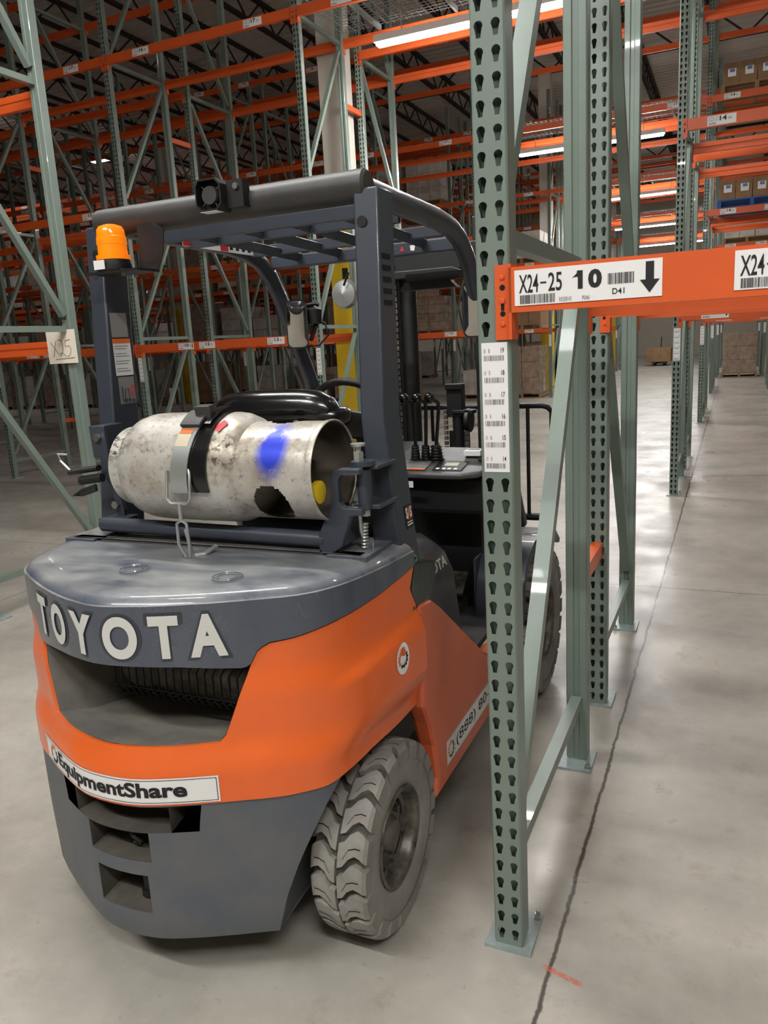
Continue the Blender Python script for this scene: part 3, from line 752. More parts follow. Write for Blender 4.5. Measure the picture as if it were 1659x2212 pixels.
for cx, cy in ((-.045, 1.505), (.245, 1.505)):
    g = MB(); g.tube([(cx+.037*math.cos(a), cy+.037*math.sin(a), 1.0645) for a in [2*PI*k/32 for k in range(32)]], .0016, 6, closed=True); g.tube([(cx+.026*math.cos(a), cy+.026*math.sin(a), 1.0645) for a in [2*PI*k/28 for k in range(28)]], .0012, 6, closed=True); tb_(g, 'round_cap', 'hood_grey', hood)
g = MB(); g.box(-.385, .385, 1.745, 1.95, 1.045, 1.066); 
for i in range(9): g.box(-.37, .37, 1.752+i*.02, 1.761+i*.02, 1.066, 1.072)
tb_(g, 'vent_grille', 'panel_grey', hood, smooth=False)
g = MB(); g.tube([(.30, 1.80, 1.085), (.36, 1.79, 1.09), (.43, 1.78, 1.088)], .03, 10, sy=1.2); tb_(g, 'hood_pad', 'guard_grey', hood)
# lettering on the rear lip
def on_skin(items, z0, off, xc=0.):
    def place(u, v):
        t = math.copysign(t_of_x(abs(u), .9), u); return SF(t, v, off)
    return items
def skin_text(s, x0, x1, z0, z1, off, bold, zref=.9, cuts=2, res=9):
    vs, fs = fit_text(s, x0, x1, z0, z1, bold, res)
    g = MB()
    def place(u, v): return SF(math.copysign(t_of_x(abs(u), zref), u) if abs(u) > 1e-4 else 0, v, off)
    import bmesh
    bm = bmesh.new(); bv = [bm.verts.new((a, b, 0)) for a, b in vs]
    for f in fs:
        try: bm.faces.new([bv[i] for i in f])
        except ValueError: pass
    bmesh.ops.triangulate(bm, faces=bm.faces[:])
    for _ in range(cuts):
        es = [e for e in bm.edges if e.calc_length() > .012]
        if es: bmesh.ops.subdivide_edges(bm, edges=es, cuts=1); bmesh.ops.triangulate(bm, faces=[f for f in bm.faces if len(f.verts) > 3])
    bm.verts.index_update()
    g.add([place(v.co.x, v.co.y) for v in bm.verts], [tuple(v.index for v in f.verts) for f in bm.faces]); bm.free()
    return g
LX = [(-.294, -.229), (-.204, -.123), (-.100, -.008), (.014, .104), (.126, .198), (.212, .296)]
for ch, (a, b) in zip('TOYOTA', LX):
    n_ = (a+b)/2; e = (b-a)*.04
    g = skin_text(ch, a-.006, b+.006, .897, 1.017, .0085+.0007, .05); tb_(g, 'letter_recess', 'recess_grey', hood, smooth=False)
    g = skin_text(ch, a+.003, b-.003, .904, 1.010, .0115, .045); tb_(g, 'raised_letter', 'letter_white', hood, smooth=False)
# sticker along the orange rim
def skin_rect(x0, x1, z0, z1, off, n=24, zr=.58):
    g = MB(); vs = []
    for i in range(n+1):
        u = x0+(x1-x0)*i/n; t = math.copysign(t_of_x(abs(u), zr), u) if abs(u) > 1e-4 else 0
        vs += [SF(t, z0(u) if callable(z0) else z0, off), SF(t, z1(u) if callable(z1) else z1, off)]
    return g.add(vs, [(2*i, 2*i+2, 2*i+3, 2*i+1) for i in range(n)])
zs = lambda u: .546
dec = tb_(skin_rect(-.315, .266, zs, lambda u: zs(u)+.068, .0055), 'company_decal', 'paper', cw, smooth=False)
g = MB()
for a, b in ((.004, .0055), (.0625, .064)):
    q = skin_rect(-.311, .262, zs(0)+a, zs(0)+b, .0062); g.add(q.v, q.f)
for a in (-.3115, .2605):
    q = skin_rect(a, a+.0015, zs(0)+.004, zs(0)+.064, .0062, 1); g.add(q.v, q.f)
tb_(g, 'decal_border', 'ink', dec, smooth=False)
tb_(skin_text('EquipmentShare', -.222, .197, zs(0)+.007, zs(0)+.058, .0066, .034, .58, 2, 4), 'decal_lettering', 'ink', dec, smooth=False)
def skin_2d(gm, off, zr):
    vs, fs = gm; return MB().add([SF(math.copysign(t_of_x(abs(u), zr), u), v, off) for u, v in vs], fs)
tb_(skin_2d(gear2d(-.255, zs(0)+.034, .026, PI*.30, PI*1.22), .0066, .58), 'gear_mark', 'warning_orange', dec, smooth=False)
tb_(skin_2d(gear2d(-.255, zs(0)+.034, .026, -PI*.72, PI*.24), .0066, .58), 'gear_mark', 'ink', dec, smooth=False)
# lower casting with two pockets
tl = [t_of_x(x, .4) for x in (.15, .095, .08)]
def tend(z):      # where the wheel cut-out ends the casting
    x = interp([(0, .362), (.16, .362), (.26, .385), (.36, .42), (.46, .463), (.56, .505)], z); return t_of_x(x, .4)
base_t = sorted(set([i/24 for i in range(25)]))
zl = [.160, .20, .24, .27, .30, .345, .385, .425, .465, .50, .535, .552]
zl = sorted(zl)
fr = sorted(set([0, tl[2]*.5, tl[2], tl[1], (tl[1]+tl[0])/2, tl[0]]))
g = MB(); cols = []
ex = [.15, .3, .45, .6, .75, .88, 1.0]
allc = [-1-e for e in ex[::-1]]+[-f for f in fr[::-1] if f > 0]+fr+[1+e for e in ex]
def colt(c, z):
    if abs(c) >= 1: return math.copysign(tl[0]+(tend(z)-tl[0])*(abs(c)-1), c)
    return c
vs = [SF(colt(c, z), z, -.008*(z < .17)) for c in allc for z in zl]; N = len(zl); fs = []
for i in range(len(allc)-1):
    cm = (abs(allc[i])+abs(allc[i+1]))/2
    for k in range(N-1):
        zm = (zl[k]+zl[k+1])/2
        hole = (cm < 1) and ((zm > .465 and zm < .535) or (cm < tl[1] and .385 < zm < .465) or (cm < tl[2] and .24 < zm < .345))
        if not hole: fs.append((i*N+k, (i+1)*N+k, (i+1)*N+k+1, i*N+k+1))
g.add(vs, fs)
# underside and wheel-side ends
b0 = [SF(colt(c, .16), .16, -.008) for c in allc]
g.add(b0+[(p.x*.97, 1.72, .165) for p in b0], [(i, len(b0)+i, len(b0)+i+1, i+1) for i in range(len(b0)-1)])
for s in (-1, 1):
    e_ = [SF(s*tend(z), z, -.008*(z < .17)) for z in zl]; g.add(e_+[Vector((p.x*.98, p.y+.03, p.z)) for p in e_]+[Vector((s*.345, 1.64, p.z)) for p in e_], [(i, i+1, N+i+1, N+i) for i in range(N-1)]+[(N+i, N+i+1, 2*N+i+1, 2*N+i) for i in range(N-1)])
lower = tb_(g, 'lower_casting', 'cast_grey', ang=40)
# pocket linings
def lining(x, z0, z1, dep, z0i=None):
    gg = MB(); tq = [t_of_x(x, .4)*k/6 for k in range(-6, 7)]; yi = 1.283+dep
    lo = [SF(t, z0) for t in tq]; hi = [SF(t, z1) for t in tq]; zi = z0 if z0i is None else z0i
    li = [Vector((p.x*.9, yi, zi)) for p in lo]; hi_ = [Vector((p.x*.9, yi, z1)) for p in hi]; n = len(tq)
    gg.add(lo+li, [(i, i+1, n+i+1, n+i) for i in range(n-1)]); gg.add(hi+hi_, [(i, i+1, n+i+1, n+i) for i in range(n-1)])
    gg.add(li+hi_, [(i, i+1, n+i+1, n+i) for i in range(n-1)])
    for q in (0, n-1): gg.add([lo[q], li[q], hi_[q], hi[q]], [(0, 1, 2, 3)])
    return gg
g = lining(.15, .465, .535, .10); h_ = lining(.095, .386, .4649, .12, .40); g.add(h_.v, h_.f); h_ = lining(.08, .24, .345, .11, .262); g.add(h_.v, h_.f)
tb_(g, 'pocket_lining', 'pocket_dark', lower, smooth=False)
g = MB(); g.tube([(.035, 1.33, .262), (.035, 1.33, .345)], .013, 12); g.tube([(.035, 1.33, .252), (.035, 1.33, .27)], .02, 12); tb_(g, 'draw_pin', 'black', lower)
g = MB(); g.tube([(.015, 1.335, .44), (.02, 1.31, .452), (.035, 1.30, .44), (.045, 1.31, .42), (.035, 1.32, .405), (.02, 1.315, .41)], .008, 8); g.lathe([(-.012, 0), (-.012, .018), (.012, .018), (.012, 0)], (.03, 1.345, .43), 'x', 12); tb_(g, 'tow_hook', 'black', lower)
# rear opening: funnel and finned muffler guard
tq = [tc[0]*k/8 for k in range(-8, 9)]
loop = [SF(t, .684, -.004) for t in tq]
stp = [(tc[0], .700), ((tc[0]+tc[1])/2, .70), (tc[1], .715), (tc[1]+(tc[2]-tc[1])*.5, .79), (tc[2]-.001, .868)]
up = [SF(tc[0]+.004, .69, -.004), SF(tc[1], .702, -.004), SF((tc[1]+tc[2])/2, .786, -.004), SF(tc[2]-.004, .866, -.004)]
topl = [SF(t, interp(HB, t), -.02) for t in [t_of_x(.322)*k/8 for k in range(8, -9, -1)]]
dn = [Vector((-p.x, p.y, p.z)) for p in up[::-1]]
outer = loop+up+topl+dn
inner = [Vector((p.x*.80, 1.66, .625+(p.z-.684)*1.1)) for p in outer]
mid = [a.lerp(b, .4)+Vector((0, 0, -.012 if a.z < .75 else 0)) for a, b in zip(outer, inner)]
g = MB(); g.loft([outer, mid, inner], close=True, cap=False); g.add(inner, [tuple(range(len(inner)))])
tb_(g, 'exhaust_recess', 'cavity', ang=30)
g = MB(); g.tube([(-.15, 1.585, .762), (-.13, 1.57, .762), (.23, 1.57, .762), (.25, 1.585, .762)], .062, 20, sx=1.0, sy=.75); muf = tb_(g, 'muffler', 'rim')
g = MB()
for i in range(17):
    x = -.15+i*.025; g.tube([(x+.03, 1.60, .845), (x+.015, 1.52, .838), (x, 1.495, .80), (x-.002, 1.495, .735), (x, 1.515, .702), (x+.005, 1.585, .695)], .0032, 6)
for z in (.765,): g.tube([(-.16, 1.494, z-.03), (.26, 1.494, z-.03)], .003, 6)
tb_(g, 'wire_guard', 'black', muf)
# solid core behind the skins, dark
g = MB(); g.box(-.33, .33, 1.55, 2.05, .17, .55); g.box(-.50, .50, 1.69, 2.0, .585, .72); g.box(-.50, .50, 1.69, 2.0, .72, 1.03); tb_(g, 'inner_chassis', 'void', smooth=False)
# side frame panels
side = [(1.934, .862), (1.960, .868), (2.036, .856), (2.10, .815), (2.59, .452), (2.98, .445), (3.02, .40), (3.02, .225), (1.985, .228), (2.018, .285), (2.004, .40), (1.972, .49), (1.934, .560)]
for s in (-1, 1):
    g = MB(); g.prism(side, 'x', min(s*.515, s*.578), max(s*.515, s*.578)); fp = tb_(g, 'frame_panel', 'truck_orange_dusty', smooth=False, bevel=.014, fixn=True)
    if s > 0: frame_panel = fp
sd = MB().box(.5784, .5790, 2.095, 2.96, .285, .368).build('phone_decal', 'paper', frame_panel, smooth=False, off=OFF)
PX = .5796
it = [(fit_text('(888) 80-RENTS', 2.185, 2.86, .300, .350, .004), 0), (bars2d(2.098, 2.958, .2865, .288, 1), 0), (rect2d(2.098, 2.958, .2868, .2880), 0), (rect2d(2.098, 2.958, .3650, .3662), 0), (rect2d(2.170, 2.1712, .288, .365), 0), (gear2d(2.133, .326, .030, -PI*.72, PI*.24), 0), (gear2d(2.133, .326, .030, PI*.30, PI*1.22), 2)]
it.pop(1)
flat(it, lambda u, v: Vector((PX, u, v)), None).xf(lambda p: p) .build('decal_lettering', ['ink', 'grey_ink', 'warning_orange'], sd, smooth=False, off=OFF)
# round logo on the rear side
tlg = .86
def sideP(off):
    def f(u, v): # u along y from centre, v height from centre
        yy = 1.79+u
        lo, hi = .5, 1.
        for _ in range(25):
            m_ = (lo+hi)/2
            if SF(m_, .77).y < yy: lo = m_
            else: hi = m_
        return SF(lo, .772+v, off)
    return f
def sg_(gm, off): vs, fs = gm; return MB().add([sideP(off)(u, v) for u, v in vs], fs)
rd = tb_(sg_(disc2d(0, 0, .033, .043), .006), 'round_decal', 'paper', cw, smooth=False)
tb_(sg_(gear2d(0, 0, .026, PI*.30, PI*1.22), .0068), 'gear_mark', 'warning_orange', rd, smooth=False)
tb_(sg_(gear2d(0, 0, .026, -PI*.72, PI*.24), .0068), 'gear_mark', 'ink', rd, smooth=False)
# black sill strip between shell and panel, deck, engine hood, cowl
g = MB()
for s in (-1, 1): g = MB(); g.prism([(1.90, .93), (1.93, .873), (2.04, .863), (2.10, .90), (2.10, .96), (1.93, 1.0)], 'x', min(s*.44, s*.565), max(s*.44, s*.565)); tb_(g, 'sill_strip', 'black_gloss', smooth=False, bevel=.005)
g = MB(); g.loft([[(-a, 1.96, z), (a, 1.96, z), (a, b-.10, z), (a-.07, b, z), (-a+.07, b, z), (-a, b-.10, z)] for z, a, b in ((.50, .475, 2.70), (.80, .462, 2.64), (.87, .445, 2.61), (.915, .405, 2.57), (.93, .34, 2.50))])
eh = tb_(g, 'engine_hood', 'hood_plastic', bevel=.012, fixn=True, ang=50)
g = MB(); g.box(.20, .32, 2.43, 2.455, .931, .942); g.box(.235, .285, 2.41, 2.43, .931, .942); tb_(g, 'hood_latch', 'black', eh, smooth=False, bevel=.003)
g = MB(); g.box(.12, .32, 2.35, 2.365, .9305, .9315); tb_(g, 'orange_stripe', 'warning_orange', eh, smooth=False)
g = MB(); v2, f2 = fit_text('TOYOTA', 2.22, 2.50, .825, .862, .02); g.add([(.462-(v-.80)*.243+.0015, u, v) for u, v in v2], f2); tb_(g, 'side_lettering', 'letter_white', eh, smooth=False)
g = MB(); g.box(-.50, .50, 2.55, 3.10, .43, .455); g.box(-.33, .33, 2.0, 3.5, .2, .5); tb_(g, 'floor_plate', 'panel_grey', smooth=False)
for s in (-1, 1):
    g = MB(); a, b = sorted((s*.43, s*.565)); g.loft([[(a, 2.06, .60), (b, 2.06, .60), (b, 2.06, .80), (a, 2.06, .83)], [(a, 2.22, .5), (b, 2.22, .5), (b, 2.22, .68), (a, 2.20, .73)], [(a, 2.40, .44), (b, 2.40, .44), (b, 2.38, .60), (a, 2.36, .67)], [(a, 2.54, .43), (b, 2.58, .43), (b, 2.56, .47), (a, 2.56, .56)], [(a, 2.66, .43), (b, 2.64, .43), (b, 2.64, .44), (a, 2.66, .47)]])
    tb_(g, 'side_fairing', 'guard_grey', smooth=False, bevel=.02)
g = MB(); g.box(-.42, .42, 3.10, 3.42, .44, 1.02); g.box(-.42, .12, 3.0, 3.42, 1.0, 1.14); cowl = tb_(g, 'front_cowl', 'black', smooth=False, bevel=.02)
g = MB()
for i, x in enumerate((.10, .30)): g.obox((x, 2.97, .50+.05*i), (x, 3.06, .62), .10, .012); 
g.box(.0, .20, 2.90, 3.0, .56, .575)
tb_(g, 'pedal', 'rim', cowl, smooth=False)
# fenders and front wheels
for s in (-1, 1):
    g = MB(); R = [(2.98, .44), (3.0, .60), (3.06, .68), (3.20, .735), (3.45, .735), (3.62, .69), (3.72, .62)]
    Q = [(y, z-.02) for y, z in R[::-1]]; a, b = sorted((s*.40, s*.61)); g.prism(R+[(3.70, .60), (3.60, .665), (3.44, .71), (3.20, .71), (3.08, .66), (3.02, .59), (3.0, .44)], 'x', a, b)
    g.box(min(s*.39, s*.40), max(s*.39, s*.40), 3.0, 3.7, .3, .70)
    tb_(g, 'front_fender', 'guard_grey', bevel=.012, fixn=True)
def wheel(name, x0, x1, yc, R, n, lug, rim_r):
    """tyre between x0 (inner) and x1 (outer); outer face carries the hub"""
    s = 1 if x1 > x0 else -1; W = abs(x1-x0); xm = (x0+x1)/2
    t = bpy.data.objects.new(name, None); COL.objects.link(t); t.parent = FK; t.location = (xm, yc-TY, R)
    h = W/2; rb = R-lug
    g = MB()
    prof = [(-h*.78, rim_r), (-h*.9, rim_r+.015), (-h, rim_r+(rb-rim_r)*.5), (-h*.97, rb-.028), (-h*.93, rb-.018), (-h*.90, rb-.004), (-h*.55, rb), (0, rb+.001), (h*.55, rb), (h*.90, rb-.004), (h*.93, rb-.018), (h*.97, rb-.028), (h*1.0, rim_r+(rb-rim_r)*.55), (h*.985, rim_r+(rb-rim_r)*.35), (h*.9, rim_r+.015), (h*.78, rim_r)]
    g.lathe(prof[:6], (0, 0, 0), 'x', 72); g.lathe(prof[5:10], (0, 0, 0), 'x', 72, m=1); g.lathe(prof[9:], (0, 0, 0), 'x', 72)
    tyre = g.build('tyre', ['tyre', 'tyre_groove_shade'], t, ang=60)
    g = MB()
    for sd in (-1, 1):
        for i in range(n):
            a = 2*PI*(i+(.5 if sd > 0 else 0))/n; hw = 2*PI/n*.395
            st = [(.04, .16, 0), (.22, .13, 0), (.40, .02, 0), (.62, -.04, 0), (.80, -.01, -.002), (.90, .03, -.005), (1.0, .07, -.014)]
            rings = []; sp = []
            for fx_, sh, dr in st:
                x = sd*h*fx_; aa = a+sh*2*PI/n*2.2; rt = R+dr; 
                lo = rb-.012 if fx_ < .95 else rb-.034
                sp.append((x, aa+hw*.25, rt+.0007))
                rings.append([(x, lo*math.cos(aa-hw), lo*math.sin(aa-hw)), (x, rt*math.cos(aa-hw*.93), rt*math.sin(aa-hw*.93)), (x, rt*math.cos(aa), rt*math.sin(aa)), (x, rt*math.cos(aa+hw*.93), rt*math.sin(aa+hw*.93)), (x, lo*math.cos(aa+hw), lo*math.sin(aa+hw))])
            g.loft(rings); sq = []
            for q_, (x, aa, r_) in enumerate(sp[1:5]):
                w0 = .0014/r_; z_ = (.012, -.004, .010, -.002)[q_]*1.2; sq += [(x, r_*math.cos(aa+z_-w0), r_*math.sin(aa+z_-w0)), (x, r_*math.cos(aa+z_+w0), r_*math.sin(aa+z_+w0))]
            g.add(sq, [(2*q_, 2*q_+1, 2*q_+3, 2*q_+2) for q_ in range(3)], 1)
    g.build('tread_lugs', ['tyre', 'void'], tyre, smooth=False, fixn=True); tyre.children[0]['kind'] = 'stuff' if n > 100 else None
    if tyre.children[0].get('kind') is None: del tyre.children[0]['kind']
    g = MB(); q = s*h
    g.lathe([(q*.80, rim_r+.006), (q*.90, rim_r+.004), (q*.92, rim_r-.004), (q*.84, rim_r-.012), (q*.70, rim_r-.016), (q*.45, rim_r-.020), (q*.30, rim_r*.72), (q*.42, rim_r*.62), (q*.42, rim_r*.40), (q*.50, rim_r*.36), (q*.62, rim_r*.30), (q*.64, rim_r*.16), (q*.64, 0)], (0, 0, 0), 'x', 40)
    g.lathe([(-q*.8, rim_r), (-q*.3, rim_r-.02), (-q*.3, 0)], (0, 0, 0), 'x', 40)
    rim = g.build('rim', 'rim', t)
    g = MB()
    for i in range(5):
        a = 2*PI*i/5+.3; c, d = math.cos(a)*rim_r*.84, math.sin(a)*rim_r*.84
        vs, fs = disc2d(0, 0, 1, 1, 16); g.add([(q*.315+s*.004, c*.84/.84+(u*.15*rim_r)*math.cos(a)-(v*.24*rim_r)*math.sin(a)-c*.14, d+(u*.15*rim_r)*math.sin(a)+(v*.24*rim_r)*math.cos(a)-d*.14) for u, v in vs], fs)
    g.build('hand_hole', 'void', rim)
    for i in range(5):
        a = 2*PI*(i+.5)/5+.3; g = MB(); g.lathe([(q*.42, .010), (q*.42+s*.014, .010), (q*.42+s*.014, 0)], (0, math.cos(a)*rim_r*.52, math.sin(a)*rim_r*.52), 'x', 6); g.build('wheel_nut', 'rim', rim, smooth=False)
    return t
wheel('rear_wheel', .415, .572, 1.745, .262, 20, .016, .135); wheel('rear_wheel', -.352, -.505, 1.785, .262, 20, .016, .135)
wheel('front_wheel', .445, .63, 3.34, .333, 22, .018, .175); wheel('front_wheel', -.445, -.63, 3.34, .333, 22, .018, .175)
g = MB(); g.tube([(-.45, 1.745, .27), (.45, 1.745, .27)], .04, 12); g.tube([(-.45, 3.34, .33), (.45, 3.34, .33)], .07, 12); tb_(g, 'axle', 'black')
# ---- overhead guard
og = bpy.data.objects.new('overhead_guard', None); COL.objects.link(og); og.parent = FK
g = MB(); g.tube([(-.462, 1.995, 2.008), (-.455, 1.995, 2.008), (.455, 1.995, 2.010), (.462, 1.995, 2.010)], .043, 24, rs=[.036, .043, .043, .036]); tb_(g, 'rear_bar', 'bar_black', og)
for s in (-1, 1):
    ST = [(.86, .47, .565, 1.905, 2.02), (.98, .463, .548, 1.90, 2.025), (1.10, .455, .532, 1.90, 2.03), (1.40, .435, .502, 1.915, 2.035), (2.0, .43, .500, 1.960, 2.065)]
    g = MB(); g.loft([[(s*xi, yr, z), (s*xo, yr+.006, z), (s*xo, yf, z), (s*xi, yf, z)] for z, xi, xo, yr, yf in ST]); post = tb_(g, 'rear_post', 'guard_grey', og, bevel=.006, fixn=True)
    # vent louvres and bolt
    g = MB()
    for k in range(5): g.box(min(s*.4995, s*.5035), max(s*.4995, s*.5035), 1.968, 2.018, 1.700+k*.030, 1.713+k*.030)
    tb_(g, 'louvre_slots', 'void', post, smooth=False)
    g = MB(); g.lathe([(1.9555, .014), (1.951, .014), (1.951, 0)], (s*.455, 0, 1.915), 'y', 18); tb_(g, 'plug', 'black', post)
    path = [(2.03, 2.008), (2.60, 1.998), (2.74, 1.985), (2.84, 1.955), (2.92, 1.90), (2.98, 1.82), (3.06, 1.70), (3.22, 1.42), (3.46, 1.02), (3.66, .70)]
    g = MB(); g.tube([(s*.43, y, z) for y, z in path], .036, 16, sx=1.0, sy=.85); rail = tb_(g, 'side_rail', 'guard_grey', og)
    if s < 0: left_rail = rail
    else: right_post = post; 
    if s < 0: left_post = post
for y in (2.17, 2.34, 2.74): tb_(MB().box(-.40, .40, y, y+.022, 1.960, 2.000), 'cross_slat', 'guard_grey', og, smooth=False, bevel=.003)
for x in (-.27, -.09, .09, .27): tb_(MB().obox((x, 2.20, 1.985), (x, 2.90, 1.960), .035, .012, up=(.5, 0, 1)), 'long_slat', 'guard_grey', og, smooth=False, bevel=.002)
hd = tb_(MB().box(-.41, .41, 2.90, 2.94, 1.925, 1.975), 'front_header', 'guard_grey', og, smooth=False, bevel=.006)
g = MB(); g.add([(.17, 2.898, 1.94), (.19, 2.898, 1.94), (.18, 2.898, 1.96)], [(0, 1, 2)]); g.add([(.215, 2.898, 1.94), (.23, 2.898, 1.938), (.235, 2.898, 1.96), (.213, 2.898, 1.958)], [(0, 1, 2, 3)], 1); tb_(g, 'warning_sticker', ['warning_red', 'paper'], hd, smooth=False)
g = MB(); g.box(-.389, -.388, 2.30, 2.74, 1.965, 2.005); wp = tb_(g, 'warning_strip', 'paper', left_rail, smooth=False)
g = MB()
for y in (2.30, 2.52): g.box(-.3878, -.3872, y, y+.05, 1.967, 2.003)
tb_(g, 'red_panel', 'warning_red', wp, smooth=False)
g = MB()
for y in (2.58, 2.62, 2.66, 2.70): g.box(-.3878, -.3872, y, y+.02, 1.974, 1.996)
tb_(g, 'pictogram', 'ink', wp, smooth=False)
# stickers on the posts
x_ = -.4335
def post_x(z): return -interp([(0, .47), (.86, .47), (.98, .463), (1.10, .455), (1.40, .435), (2.0, .43)], z)+.0012
def post_patch(y0, y1, z0, z1, mt, nm, par, d=0.): 
    return tb_(MB().add([(post_x(z0)+d, y0, z0), (post_x(z0)+d, y1, z0), (post_x(z1)+d, y1, z1), (post_x(z1)+d, y0, z1)], [(0, 1, 2, 3)]), nm, mt, par, smooth=False)
post_patch(1.95, 2.025, 1.665, 1.740, 'galv', 'metal_plate', left_post)
p1 = post_patch(1.95, 2.03, 1.545, 1.66, 'paper', 'safety_notice', left_post)
post_patch(1.95, 2.03, 1.646, 1.66, 'warning_orange', 'notice_header', p1, .0006)
for i in range(11): 
    if i % 3 != 2: post_patch(1.955, 2.018-(i % 2)*.01, 1.636-i*.0078, 1.638-i*.0078, 'grey_ink', 'print_line', p1, .0006)
p2 = post_patch(1.955, 2.028, 1.455, 1.54, 'galv', 'pictogram_plate', left_post)
def pl3(y, z): return (post_x(z)+.0035, y, z)
g = MB(); g.tube([pl3(1.966, 1.510), pl3(1.966, 1.465), pl3(1.974, 1.465)], .0014, 5); g.tube([pl3(1.975, 1.470), pl3(1.978, 1.503), pl3(1.993, 1.503), pl3(1.996, 1.470), pl3(1.975, 1.470)], .0012, 5)
for yy in (1.977, 1.996, 2.014): g.tube([pl3(yy+.005*math.cos(a*.8), 1.464+.005*math.sin(a*.8)) for a in range(9)], .0012, 5)
tb_(g, 'pictogram', 'ink', p2)
g = MB(); g.tube([pl3(2.014+.010*math.cos(a*.63), 1.496+.018*math.sin(a*.63)) for a in range(11)], .001, 5); g.tube([pl3(2.008, 1.482), pl3(2.02, 1.51)], .001, 5); tb_(g, 'red_pictogram', 'warning_red', p2)
def rp(z): return interp([(0, .565), (.86, .565), (.98, .548), (1.10, .532), (1.40, .502), (2.0, .5)], z)+.0015
b_ = tb_(MB().add([(rp(1.085), 1.965, 1.085), (rp(1.085), 2.018, 1.085), (rp(1.15), 2.018, 1.15), (rp(1.15), 1.965, 1.15)], [(0, 1, 2, 3)]), 'dealer_sticker', 'ink', right_post, smooth=False)
v2, f2 = fit_text('SAS', 1.970, 2.013, 1.112, 1.145, .05); tb_(MB().add([(rp(v)+.0006, u, v) for u, v in v2], f2), 'sticker_lettering', 'paper', b_, smooth=False)
v2, f2 = fit_text('A', 1.982, 2.002, 1.108, 1.148, .06); tb_(MB().add([(rp(v)+.0011, u, v) for u, v in v2], f2), 'sticker_letter', 'warning_orange', b_, smooth=False)
tb_(MB().add([(rp(v)+.0006, u, v) for u, v in rect2d(1.972, 2.011, 1.092, 1.096)[0]+rect2d(1.972, 2.011, 1.100, 1.103)[0]], [(0, 1, 2, 3), (4, 5, 6, 7)]), 'sticker_lines', 'paper', b_, smooth=False)
gs = MB(); gs.tube([(rp(.99)+.001, 1.972+.018*math.cos(a), .985+.022*math.sin(a)) for a in [k*.42 for k in range(1, 12)]], .0035, 6); gs.tube([(rp(.99)+.001, 1.965, .965), (rp(.99)+.001, 1.975, .985), (rp(.99)+.001, 1.992, .992)], .003, 6); tb_(gs, 'leaf_sticker', 'green_sticker', right_post)
# beacon on its bracket
bc = bpy.data.objects.new('beacon', None); COL.objects.link(bc); bc.parent = FK; bc.location = (-.345, 1.905-TY, 1.853)
MB().lathe([(0, .0), (0, .05), (.006, .052), (.03, .047), (.034, .047)], (0, 0, 0), 'z', 28).build('beacon_base', 'black', bc)
MB().lathe([(.033, .049), (.046, .050), (.047, .043), (.075, .042), (.077, .044), (.098, .043), (.100, .041), (.118, .040), (.128, .034), (.134, .018), (.135, 0)], (0, 0, 0), 'z', 32).build('amber_lens', 'amber', bc)
MB().box(-.028, .012, -.056, -.0535, .004, .030).build('maker_label', 'paper', bc, smooth=False)
g = MB(); g.box(-.065, .125, -.05, .05, -.008, -.001); g.add([(.055, .045, 0), (.125, .045, 0), (.15, .045, .05), (.155, .05, .11), (.10, .055, .15), (.055, .055, .155)], [(0, 1, 2, 3, 4, 5)]); g.add([(.055, .048, 0), (.125, .048, 0), (.15, .048, .05), (.155, .053, .11), (.10, .058, .15), (.055, .058, .155)], [(5, 4, 3, 2, 1, 0)])
g.build('bracket', 'black', bc, smooth=False, solid=.002)
g = MB()
for x, y in ((-.05, -.03), (.06, -.035), (.05, .03)): g.lathe([(-.018, .006), (.002, .006), (.002, 0)], (x, y, 0), 'z', 6)
g.build('bolts', 'bolt_steel', bc, smooth=False)
# reversing alarm on the rear bar
al = bpy.data.objects.new('reversing_alarm', None); COL.objects.link(al); al.parent = FK; al.location = (.02, 1.93-TY, 2.025)
g = MB(); R1 = [(.040*math.cos(a)*1.05, .040*math.sin(a)) for a in [PI/4+PI/2*k for k in range(4)]]
oct_ = [(-.032, .042), (.026, .042), (.042, .026), (.042, -.026), (.026, -.042), (-.026, -.042), (-.042, -.026), (-.042, .026)]
g.loft([[(x, -.035, z) for x, z in oct_], [(x*1.0, .03, z) for x, z in oct_]], cap=False); g.loft([[(x*.9, -.035, z*.9) for x, z in oct_], [(x*.9, .0, z*.9) for x, z in oct_]], cap=False)
g.loft([[(x, -.035, z) for x, z in oct_], [(x*.9, -.035, z*.9) for x, z in oct_]], cap=False); g.add([(x*.9, 0, z*.9) for x, z in oct_], [tuple(range(8))]); g.add([(x, .03, z) for x, z in oct_], [tuple(range(8))]); g.box(.042, .095, -.005, .03, -.035, .036)
g.build('alarm_housing', 'black', al, smooth=False)
g = MB(); g.lathe([(-.026, 0), (-.026, .024), (-.012, .027), (0, .027)], (-.002, 0, 0), 'y', 26)
for a in (.6, 2.4, 3.9, 5.3): g.obox((.026*math.cos(a), -.02, .026*math.sin(a)), (.038*math.cos(a), -.02, .038*math.sin(a)), .004, .003, up=(0, 1, 0))
g.build('speaker_cone', 'bar_black', al)
MB().box(-.03, .025, -.034, .0, -.0435, -.0425).build('maker_label', 'paper', al, smooth=False)
MB().lathe([(-.012, .009), (-.005, .009)], (.075, 0, .018), 'y', 8).lathe([(-.012, .009), (-.012, 0)], (.075, 0, .018), 'y', 8).build('bolts', 'bolt_steel', al)
